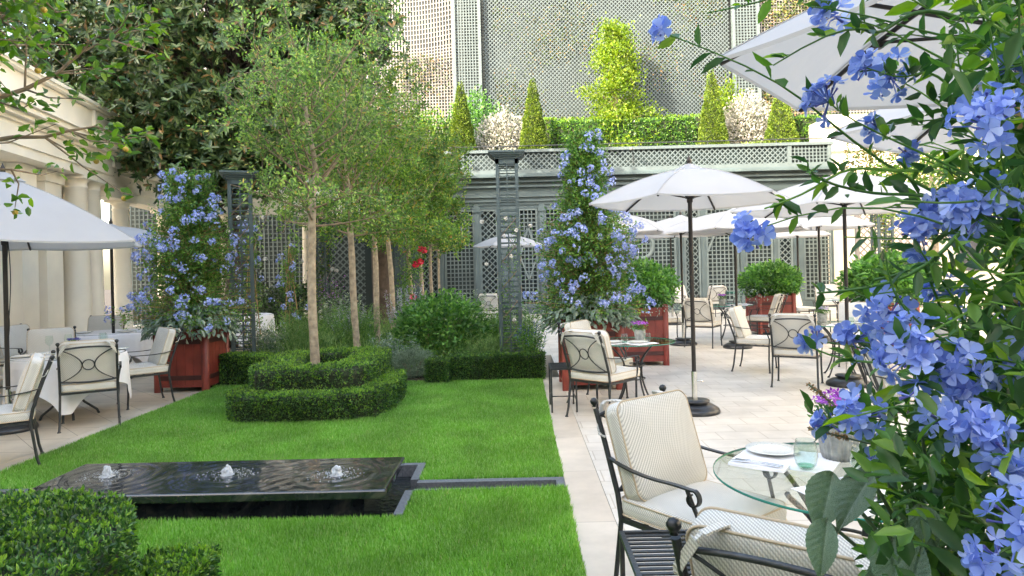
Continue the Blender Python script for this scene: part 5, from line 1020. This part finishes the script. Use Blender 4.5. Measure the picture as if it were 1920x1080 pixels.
def setting(x, y, tbl, n=2, dx=.2, ang=0, gl=True):
    for k in range(n):
        a = ang+k*pi*.5; cx, cy = x+cos(a)*dx, y+sin(a)*dx
        linen('placemat', 'linen mat on the %s, %s' % (tbl, ('left' if cos(a) < -.3 else 'right' if cos(a) > .3 else 'middle')+(' near side' if sin(a) < 0 else ' far side')), 'placemat', cx, cy, Z, .38, .30, a, group='white linen placemats')
        plate(cx, cy, Z+.0045, 'white plate on the %s, %s' % (tbl, ('left' if cos(a) < -.3 else 'right' if cos(a) > .3 else 'middle')+(' near side' if sin(a) < 0 else ' far side')), .12)
        if gl: wineglass(cx+.12, cy+.06*(1 if k else -1), Z+.0045, 'stemless glass on the %s, %s' % (tbl, 'first from the left' if k == 0 else 'second from the left'), 'stemless water glasses')
setting(1.28, 8.1, 'table before the red planters', 2, .2, -2.6)
setting(4.62, 9.72, 'middle glass table', 2, .22, -2.2)
setting(4.6, 14.65, 'far table left of the grey chair', 2, .2, -1.4, False)
setting(7.4, 15.65, 'greenish far table', 2, .2, -2.6, False)
# ------------------------------------------------------------------ tables under cloths
def cloth_table(x, y, R_, label, clab, zt=.75, drop=.62, seed=0):
    o = thing('round_table', label, 'table', (x, y, 0), 0, 'round tables under white cloths'); MB().lathe([(.001, zt-.03), (R_, zt-.03), (R_, zt-.004), (.001, zt-.004)], 40).build('tabletop', M['iron'], o)
    for k in range(4):
        a = k*pi/2+.7; MB().tube([(.30*cos(a), .30*sin(a), 0), (.28*cos(a), .28*sin(a), .05), (.15*cos(a), .15*sin(a), .16), (.06*cos(a), .06*sin(a), .3), (.05*cos(a), .05*sin(a), zt-.03)], .014, 8).build('leg', M['iron'], o)
    nth, nr = 160, 30; th = np.linspace(0, 2*pi, nth); m = MB(); half = R_+.33
    # square cloth over a round top: the overhang is longest at the corners
    S_ = []; 
    for j in range(nr):
        u = j/(nr-1)
        if u < .4: r = (R_+.004)*(u/.4); S_.append(np.stack([r*np.cos(th), r*np.sin(th), 0*th+zt+.001*np.sin(th*9+j)], 1))
        else:
            v = (u-.4)/.6; c = np.minimum(half/np.maximum(np.abs(np.cos(th+seed)), np.abs(np.sin(th+seed))), R_+drop)-R_; d = v*c; k_ = np.sin(th*11+seed)+.6*np.sin(th*17+2*seed); rr = R_+.006+.02*np.minimum(d, .1)/.1+d*.07*k_*.5+.03*d; S_.append(np.stack([rr*np.cos(th), rr*np.sin(th), zt-d*.985], 1))
    S_ = np.array(S_); m.grid(S_[:, :, 0], S_[:, :, 1], S_[:, :, 2]); cl_ = m.build('tablecloth', M['linen']); cl_.location = (x, y, 0); tag(cl_, clab, 'tablecloth', 'white tablecloths')
cloth_table(-5.38, 8.12, .60, 'round iron legged table under the near white cloth', 'white cloth hanging in a point over the near left table', seed=.25)
cloth_table(-6.75, 11.3, .60, 'round table under the farther pale cloth', 'bluish white cloth on the farther left table, beside the planter', drop=.72, seed=.9)
cloth_table(-6.1, 15.2, .6, 'round table behind the left trellis pillar', 'white cloth glimpsed behind the left trellis pillar', drop=.7, seed=.5)
for k, (x, y, s_, l) in enumerate([(-5.63, 8.15, True, 'tall wine glass at the left of the near cloth table'), (-5.5, 8.3, True, 'second tall wine glass on the near cloth table'), (-5.15, 8.42, True, 'wine glass right of the little flower pot'), (-5.05, 8.28, True, 'rightmost wine glass on the near cloth table'), (-6.7, 11.25, True, 'wine glass on the farther cloth table'), (-6.55, 11.4, True, 'second wine glass on the farther cloth table')]):
    wineglass(x, y, .752, l, 'stemmed wine glasses', s_, 1.15)
for x, y, l in [(-5.75, 7.85, 'white plate at the left front of the near cloth table'), (-5.1, 7.9, 'white plate at the right front of the near cloth table'), (-5.0, 8.45, 'white plate at the back of the near cloth table'), (-7.1, 11.1, 'white plate on the farther cloth table, left side'), (-6.4, 11.1, 'white plate on the farther cloth table, right side')]: plate(x, y, .752, l, .14)
for x, y, a, l in [(-5.75, 7.85, .3, 'folded white napkin on the left front plate'), (-5.1, 7.9, -.4, 'folded white napkin on the right front plate'), (-7.1, 11.1, 0, 'folded napkin on the farther cloth table')]: linen('napkin', l, 'napkin', x, y, .765, .16, .12, a, .005, 'folded napkins', 2)
fluted_pot(-5.38, 8.22, .752, .9, 'small grey pot on the near cloth table', 'bud', 'dark violet flowers in the small pot on the near cloth table', 1.1)
# ------------------------------------------------------------------ umbrellas
def umbrella(x, y, R_, zr, za, rot, label, wheels=False, lean=0):
    o = thing('garden_umbrella', label, 'umbrella', (x, y, 0), 0, 'white hexagonal garden umbrellas')
    MB().lathe([(.001, 0), (.27, 0), (.275, .02), (.26, .05), (.20, .085), (.13, .10), (.12, .115), (.16, .118), (.16, .135), (.05, .14), (.001, .14)], 40).build('base', M['basem'], o)
    MB().tube([(0, 0, .135), (0, 0, .45)], .030, 16).tube([(.03, 0, .34), (.075, 0, .34)], .008, 8).lathe([(.001, -.012), (.018, -.008), (.018, .008), (.001, .012)], 10, (.08, 0, .34)).build('steel_sleeve', M['chrome'], o)
    if wheels: MB().beam((.12, -.24, .045), (.42, -.20, .045), .05, .03).tube([(.14, -.275, .03), (.14, -.215, .03)], .03, 12).tube([(.40, -.24, .03), (.40, -.18, .03)], .03, 12).build('wheel_bar', M['basem'], o)
    MB().tube([(0, 0, .44), (0, 0, za-.01)], .0235, 16).lathe([(.0235, 0), (.033, .01), (.033, .05), (.0235, .06)], 16, (0, 0, zr-.02)).build('pole', M['pole'], o)
    MB().lathe([(.05, zr+.03), (.052, zr+.06), (.025, zr+.10), (.025, zr+.03)], 16).build('hub', M['pole'], o)
    # canopy: six triangular panels with a slight sag between ribs
    m = MB(); n = 14; vs_ = [(R_*cos(rot+k*pi/3), R_*sin(rot+k*pi/3)) for k in range(7)]
    for k in range(6):
        A_ = np.array([*vs_[k], zr]); B_ = np.array([*vs_[k+1], zr]); T_ = np.array([0, 0, za]); gu = np.zeros((n+1, n+1, 3))
        for i in range(n+1):
            f = i/n; p = T_*(1-f)+A_*f; q = T_*(1-f)+B_*f
            for j in range(n+1):
                g = j/n; pt = p*(1-g)+q*g; sag = .05*R_*f*4*g*(1-g); pt = pt*(1, 1, 1)+np.array([0, 0, -sag*.35+.055*sin(f*pi)]); pt[:2] *= (1-.03*4*g*(1-g)*f); gu[i, j] = pt
        m.grid(gu[..., 0], gu[..., 1], gu[..., 2], True)
        hem = gu[-1]; low = hem-(0, 0, .018); m.grid(np.stack([hem[:, 0], low[:, 0]]), np.stack([hem[:, 1], low[:, 1]]), np.stack([hem[:, 2], low[:, 2]]))
        m.tube([(*(np.array(vs_[k])*f*1.0), za+(zr-za)*f+.055*sin(f*pi)+.002) for f in np.linspace(.02, 1, 12)], .0045, 5, False)
    c = m.build('canopy', M['canvas'], o)
    MB().lathe([(.21, za-.062), (.15, za-.02), (.06, za+.022), (.03, za+.035)], 6*4).build('vent_cap', M['canvas'], c)
    MB().lathe([(.030, za+.03), (.024, za+.05), (.032, za+.065), (.016, za+.10), (.0005, za+.14)], 14).build('finial', M['pole'], o)
    for k in range(6):
        a = rot+k*pi/3; ra = [(r_*cos(a), r_*sin(a), za-.03+(zr-za)*(r_/R_)+.055*sin(r_/R_*pi)) for r_ in np.linspace(.03, R_*.985, 8)]; r = MB().tube(ra, .0125, 6).build('rib', M['pole'], o)
        q = ra[4]; MB().tube([(.04*cos(a), .04*sin(a), zr+.04), q], .0095, 6).box(q[0]-.02, q[0]+.02, q[1]-.02, q[1]+.02, q[2]-.03, q[2]+.005).build('strut', M['pole'], r)
    return o
umbrella(1.94, 7.60, 1.12, 2.34, 2.72, 0, 'main white hexagonal umbrella on a dark pole in front, round black base on the paving')
umbrella(4.32, 9.0, 1.45, 2.33, 2.78, -.12, 'second large white umbrella partly behind blue flowers, wheeled base beside its pole', True)
umbrella(2.10, 2.76, 1.24, 2.52, 2.95, pi-.13, 'closest umbrella whose canvas underside fills the upper right')
umbrella(3.37, 4.36, 1.25, 2.52, 2.95, radians(160), 'umbrella corner seen below the closest canopy at upper right')
umbrella(4.22, 13.2, 1.50, 2.27, 2.66, 0, 'white umbrella on the pole through the far cluster, third from the front')
umbrella(3.35, 13.9, 1.25, 2.25, 2.60, .4, 'white umbrella whose struts show left of the main pole in the distance')
umbrella(2.15, 13.6, 1.0, 2.30, 2.66, 0, 'white umbrella emerging right of the tall blue plumbago cone')
umbrella(4.2, 18.6, 1.2, 2.5, 2.86, .2, 'small distant umbrella top seen between two nearer canopies')
umbrella(7.35, 17.9, .92, 2.30, 2.56, .1, 'small white umbrella before the square trellis right of the blue cluster')
umbrella(6.1, 13.8, 1.10, 2.31, 2.62, .15, 'white umbrella behind the second one, on a thin dark pole')
umbrella(-.22, 19.2, 1.0, 2.27, 2.58, .1, 'small white umbrella cut by the right trellis pillar')
umbrella(-5.62, 7.46, 1.50, 2.05, 2.80, -.06, 'large white umbrella at the left edge with a cord down its pole')
umbrella(-6.55, 11.0, .98, 2.24, 2.48, .1, 'second white umbrella on the left terrace before the columns')
cd = MB(); t = np.linspace(0, 1, 20); cd.tube(np.stack([.05+.03*np.sin(t*6), -.03+0*t, 2.2-1.9*t], 1), .005, 5); cd.tube(np.stack([.04+.02*np.sin(t*9+1), -.035+0*t, 2.1-1.2*t], 1), .005, 5)
o_ = cd.build('umbrella_cord', M['cord']); o_.location = (-5.62, 7.46, 0); tag(o_, 'black cord hanging loosely down the left umbrella pole', 'cord')
# shade tree and foliage beyond the right end
shrub('roof_shrub', 'sunlit bronze leaved tree crown beyond the right end of the pavilion', 12.2, 21.5, 3.6, (1.9, 1.1, 1.3), 5000, .10, 'ivy', 'tree')
shrub('leafy_tree', 'green tree crown behind the near blue flowers on the right', 9.6, 15.0, 2.4, (2.2, 1.0, .9), 5000, .09, 'crabdense', 'tree')
for x, y in ((9.9, 16.3), (11.2, 15.4)):
    o_ = MB().tube([(0, 0, 0), (.05, 0, 2), (0, 0, 3.6)], [.09, .075, .05], 10).build('tree_trunk', M['bark']); o_.location = (x, y, 0); tag(o_, 'slender brown tree trunk at the right end of the terrace' if x < 10 else 'second slender trunk at the far right behind the flowers', 'tree')
# ------------------------------------------------------------------ the near plumbago on the right
def near_plumbago():
    rs = np.random.RandomState(21); o = thing('plumbago', 'close overhanging plumbago bush with big pale blue flower heads filling the right side', 'flowering shrub', (1.11, 1.12, .88))
    O = np.array([1.11, 1.12, .88]); cane = MB()
    for dx, dy in ((-.14, -.1), (.02, .05), (.12, -.12), (-.2, .16)):
        cane.tube([(dx, dy, 0), (dx*.9, dy*.9, .9), (dx*.8+.02, dy*.8, 1.9)], [.011, .010, .009], 8)
        for z in np.arange(.15, 1.85, .21): cane.lathe([(.010, -.004), (.0135, 0), (.010, .004)], 10, (dx*(1-.1*z), dy*(1-.1*z), z))
    cane.build('cane', M['cane'], o)
    CL = [((.54, 1.15, 2.06), .034, 14), ((.27, 1.2, 2.055), .024, 7), ((.53, 1.15, 1.915), .040, 16), ((.62, 1.2, 1.985), .026, 7), ((.69, 1.25, 1.98), .045, 16), ((.66, .95, 1.83), .062, 26), ((.61, 1.15, 1.87), .020, 6), ((.69, 1.2, 1.83), .022, 6), ((.38, 1.1, 1.70), .036, 16), ((.69, 1.1, 1.725), .040, 14), ((.68, 1.0, 1.71), .062, 26), ((.65, 1.1, 1.685), .045, 16), ((.57, 1.05, 1.565), .048, 18), ((.55, .95, 1.52), .060, 26), ((.60, .95, 1.50), .045, 16), ((.50, 1.15, 1.515), .024, 8), ((.50, 1.0, 1.42), .042, 16), ((.58, .90, 1.43), .055, 22), ((.60, .85, 1.405), .040, 14), ((.545, .75, 1.355), .052, 18), ((.535, .78, 1.31), .035, 10), ((.52, 1.0, 1.355), .018, 4), ((.76, 1.2, 1.585), .045, 14), ((.72, 1.0, 1.48), .045, 14), ((.54, 1.1, 1.52), .03, 10), ((.88, 1.2, 1.54), .05, 16), ((.62, .95, 1.47), .035, 10), ((.51, .90, 1.468), .008, 1), ((.46, 1.02, 1.405), .022, 6), ((.80, 1.1, 1.95), .05, 16)]
    st = MB(); LP = []; LD = []; LL = []; 
    root = lambda e: np.array([1.05+.12*rs.normal(), 1.15+.12*rs.normal(), min(e[2]-.05, 2.2)*(.75+.2*rs.rand())])
    def stem(e, b=None, r=.0019, leafs=14, up=.12, lsz=.042):
        e = np.array(e, float); b = root(e) if b is None else np.array(b, float); mid = (b+e)/2+np.array([0, 0, up])+rs.normal(size=3)*.05; t = np.linspace(0, 1, 14)[:, None]; C = (1-t)**2*b+2*t*(1-t)*mid+t**2*e; w1, w2 = rs.normal(size=3)*.012, rs.normal(size=3)*.010; C = C+np.sin(t*pi*2)*w1+np.sin(t*pi*3)*w2*(t < 1)
        st.tube(C-O, np.linspace(r*1.8, r*.6, 14), 6, False)
        for k in range(leafs):
            i = rs.randint(2, 13); q = C[i]+(C[i+1]-C[i])*rs.rand(); T = nrm(C[i+1]-C[i]); side = nrm(np.cross(T, rs.normal(size=3))); LP.append(q); LD.append(side*.8+T*.55+np.array([0, 0, .1])); LL.append(lsz*(.55+.75*rs.rand()))
        return C
    V = np.array([0, 0, 1.65])
    for c, rad, n in CL:
        n = max(1, int(n*.95)); rad = rad*.80; c = np.array(c); C = stem(c, leafs=18); fl = MB(); bd = MB(); tb = fl; d = nrm(C[-1]-C[-4]); toward = nrm(V-c)
        u = nrm(rs.normal(size=(n, 3))+d*.8+np.array([-.15, -.55, .2])); F = c+u*rad*(.85+.25*rs.rand(n, 1)); N_ = nrm(u+rs.normal(size=u.shape)*.25)
        Pq, Dq, Sq, Lq = flowers(F, N_, .0172*(.7+.45*rs.rand(n)), rs); fl.leaves(Pq-O, Dq, Lq, Lq*.80, 8, fold=.05, droop=.18, side=Sq)
        for f in F: tb.tube([c-O+rs.normal(size=3)*.004, (f+c)/2-O, f-O], [.0016, .0011, .0010], 5, False)
        for k in range(max(4, n//2)):
            v = nrm(rs.normal(size=3)+d*.4); e = c+v*rad*(.5+.3*rs.rand()); bd.tube([c-O, e-O, e+v*.008-O], [.0007, .0012, .0022], 5)
        h_ = fl.build('flower_head', M['flower'], o); bd.build('bud', M['bud'], h_)
    # leafy filler shoots
    for k in range(190):
        y = .78+.75*rs.rand(); fx = .40+.40*rs.rand()**.7; e = np.array([fx*y, y, 1.12+1.15*rs.rand()]); 
        if fx < .5 and rs.rand() < .6: continue
        if fx < .6 and e[2] > 1.7 and rs.rand() < .65: continue
        stem(e, leafs=11, up=.08)
    for e, b in (((.42, 1.1, 1.965), (.75, 1.15, 2.05)), ((.45, 1.05, 1.80), (.75, 1.1, 1.72)), ((.40, 1.1, 1.735), (.72, 1.1, 1.82)), ((.46, 1.05, 1.60), (.72, 1.0, 1.72)), ((.31, 1.15, 2.12), (.7, 1.2, 2.28)), ((.33, 1.15, 2.07), (.7, 1.2, 2.3)), ((.47, 1.1, 1.51), (.7, 1.0, 1.50))): stem(e, b, .0022, 16, .02, .036)
    # dense inner foliage round the canes
    n = 4300; y = .85+.85*rs.rand(n); fx = .50+.36*rs.rand(n)**.8; z = 1.02+1.4*rs.rand(n); P = np.stack([fx*y, y, z], 1); q = np.sin(P[:, 0]*17+2*np.sin(P[:, 2]*9))+np.sin(P[:, 2]*13+P[:, 1]*7)+.9*(fx-.66)*6; k_ = (q > .1+.5*rs.rand(n)) & ~((P[:, 2] > 1.68) & (fx < .62)); P = P[k_]
    LP += list(P); LD += list(rs.normal(size=P.shape)+(0, 0, -.1)); LL += list(.045*(.5+.8*rs.rand(len(P))))
    n = 1500; y = .8+.6*rs.rand(n); P = np.stack([(.50+.27*rs.rand(n))*y, y, 1.0+.42*rs.rand(n)], 1); LP += list(P); LD += list(rs.normal(size=P.shape)+(-.1, -.2, .1)); LL += list(.045*(.5+.7*rs.rand(n)))
    LP = np.array(LP); LD = np.array(LD); LL = np.array(LL); MB().leaves(LP-O, LD, LL, LL*.42, 6, fold=.18, droop=.2, upb=.6).build('leaves', M['plumnear'], o)
    n = 1600; i = rs.randint(0, len(LP), n); MB().leaves(LP[i]-O+rs.normal(size=(n, 3))*.008, LD[i]+rs.normal(size=(n, 3))*.4, .017, .0075, 6, upb=.5).build('small_leaves', M['bush'], o)
    st.build('stem', M['bush'], o); 
near_plumbago()
def big_leaf(mb, base, d, up, L, W, rs):
    """broad quilted, scalloped leaf with a sunken midrib"""
    d = nrm(np.array(d, float)); s_ = nrm(np.cross(d, up)); n_ = np.cross(s_, d); a, b = 45, 15; G = np.zeros((a, b, 3)); 
    for i in range(a):
        t = i/(a-1); w = W*(sin(pi*t**.72)**.9)*(1+.025*sin(t*75)) if 0 < t < 1 else W*.04
        for j in range(b):
            u = j/(b-1)*2-1; q = .0034*abs(sin(pi*(9*t-2.6*abs(u))))*(1-abs(u)**4)-.0022*(1-abs(u))**8; G[i, j] = np.array(base)+d*L*t*(1-.06*abs(u))+s_*w*.5*u+n_*(abs(u)**1.3*W*.16+q-.32*L*t*t-.004*(1-abs(u))**6)
    mb.grid(G[..., 0], G[..., 1], G[..., 2], True)
def near_sage():
    rs = np.random.RandomState(4); O = np.array([.78, 1.25, .90]); o = thing('silver_sage', 'large felted grey green leaves leaning over the planter at the bottom right', 'foliage plant', tuple(O)); lv = MB(); st = MB(); sp = MB()
    K = 1.18
    tips = [((.462, 1.02, 1.335), (-.35, -.15, -.85), .085, .060), ((.50, .98, 1.345), (-.5, -.1, -.55), .085, .055), ((.51, .95, 1.265), (-.15, -.3, -.9), .085, .060), ((.43, .97, 1.285), (-.25, -.1, -.95), .080, .048), ((.56, 1.0, 1.33), (-.65, -.2, .25), .080, .040), ((.55, .95, 1.31), (.1, -.3, -.8), .06, .045), ((.62, .98, 1.30), (.5, -.2, .25), .075, .045), ((.60, .92, 1.22), (.3, -.3, -.2), .085, .05), ((.66, .92, 1.22), (.6, -.1, -.1), .09, .045), ((.55, .88, 1.19), (-.3, -.4, -.5), .08, .05), ((.70, .9, 1.27), (.4, -.2, .3), .07, .04), ((.52, 1.0, 1.21), (-.2, -.3, -.7), .06, .04), ((.64, .88, 1.15), (.1, -.5, -.3), .08, .045), ((.72, .85, 1.17), (.5, -.4, .1), .08, .045), ((.60, 1.03, 1.38), (.4, -.1, .6), .05, .025), ((.53, 1.05, 1.385), (-.3, 0, .6), .05, .028)]
    for b, d, L, W in tips:
        b = np.array(b); big_leaf(lv, b-O, np.array(d), np.array([-.1, -.45, .9]) if abs(d[2]) < .8 else np.array([-.6, -.75, .25]), L*K, W*.92, rs); st.tube([np.array([.05, 0, 0])*rs.rand(), (b-O)*.55+(0, 0, .03), b-O+nrm(np.array(d, float))*.004], [.0055, .0042, .0022], 6)
    for k in range(95):
        y = .8+.5*rs.rand(); b = np.array([(.47+.28*rs.rand())*y+.06, y, 1.0+.27*rs.rand()]); d = rs.normal(size=3)*.7+np.array([0, -.4, .1]); big_leaf(lv, b-O, d, np.array([0, -.5, .85]), .05+.03*rs.rand(), .028+.014*rs.rand(), rs); st.tube([np.zeros(3), (b-O)*.6, b-O], [.004, .003, .002], 5)
    for e in ((.455, 1.08, 1.455), (.445, 1.06, 1.39)):      # dry brown flower spikes
        e = np.array(e)-O; b = np.array([.56, 1.05, 1.36])-O; st.tube([b, (b+e)/2, e], .0015, 5); t = rs.rand(90); P = b+(e-b)*(.45+.55*t[:, None]); sp.leaves(P, rs.normal(size=(90, 3))+nrm(e-b)*.6, .007, .004, 4)
    m_ = M['silver'].copy() if False else M['silver']; lv.build('leaves', M['felt'], o); st.build('stem', M['greygreen'], o); sp.build('dry_flower_spike', M['cane'], o)
near_sage()
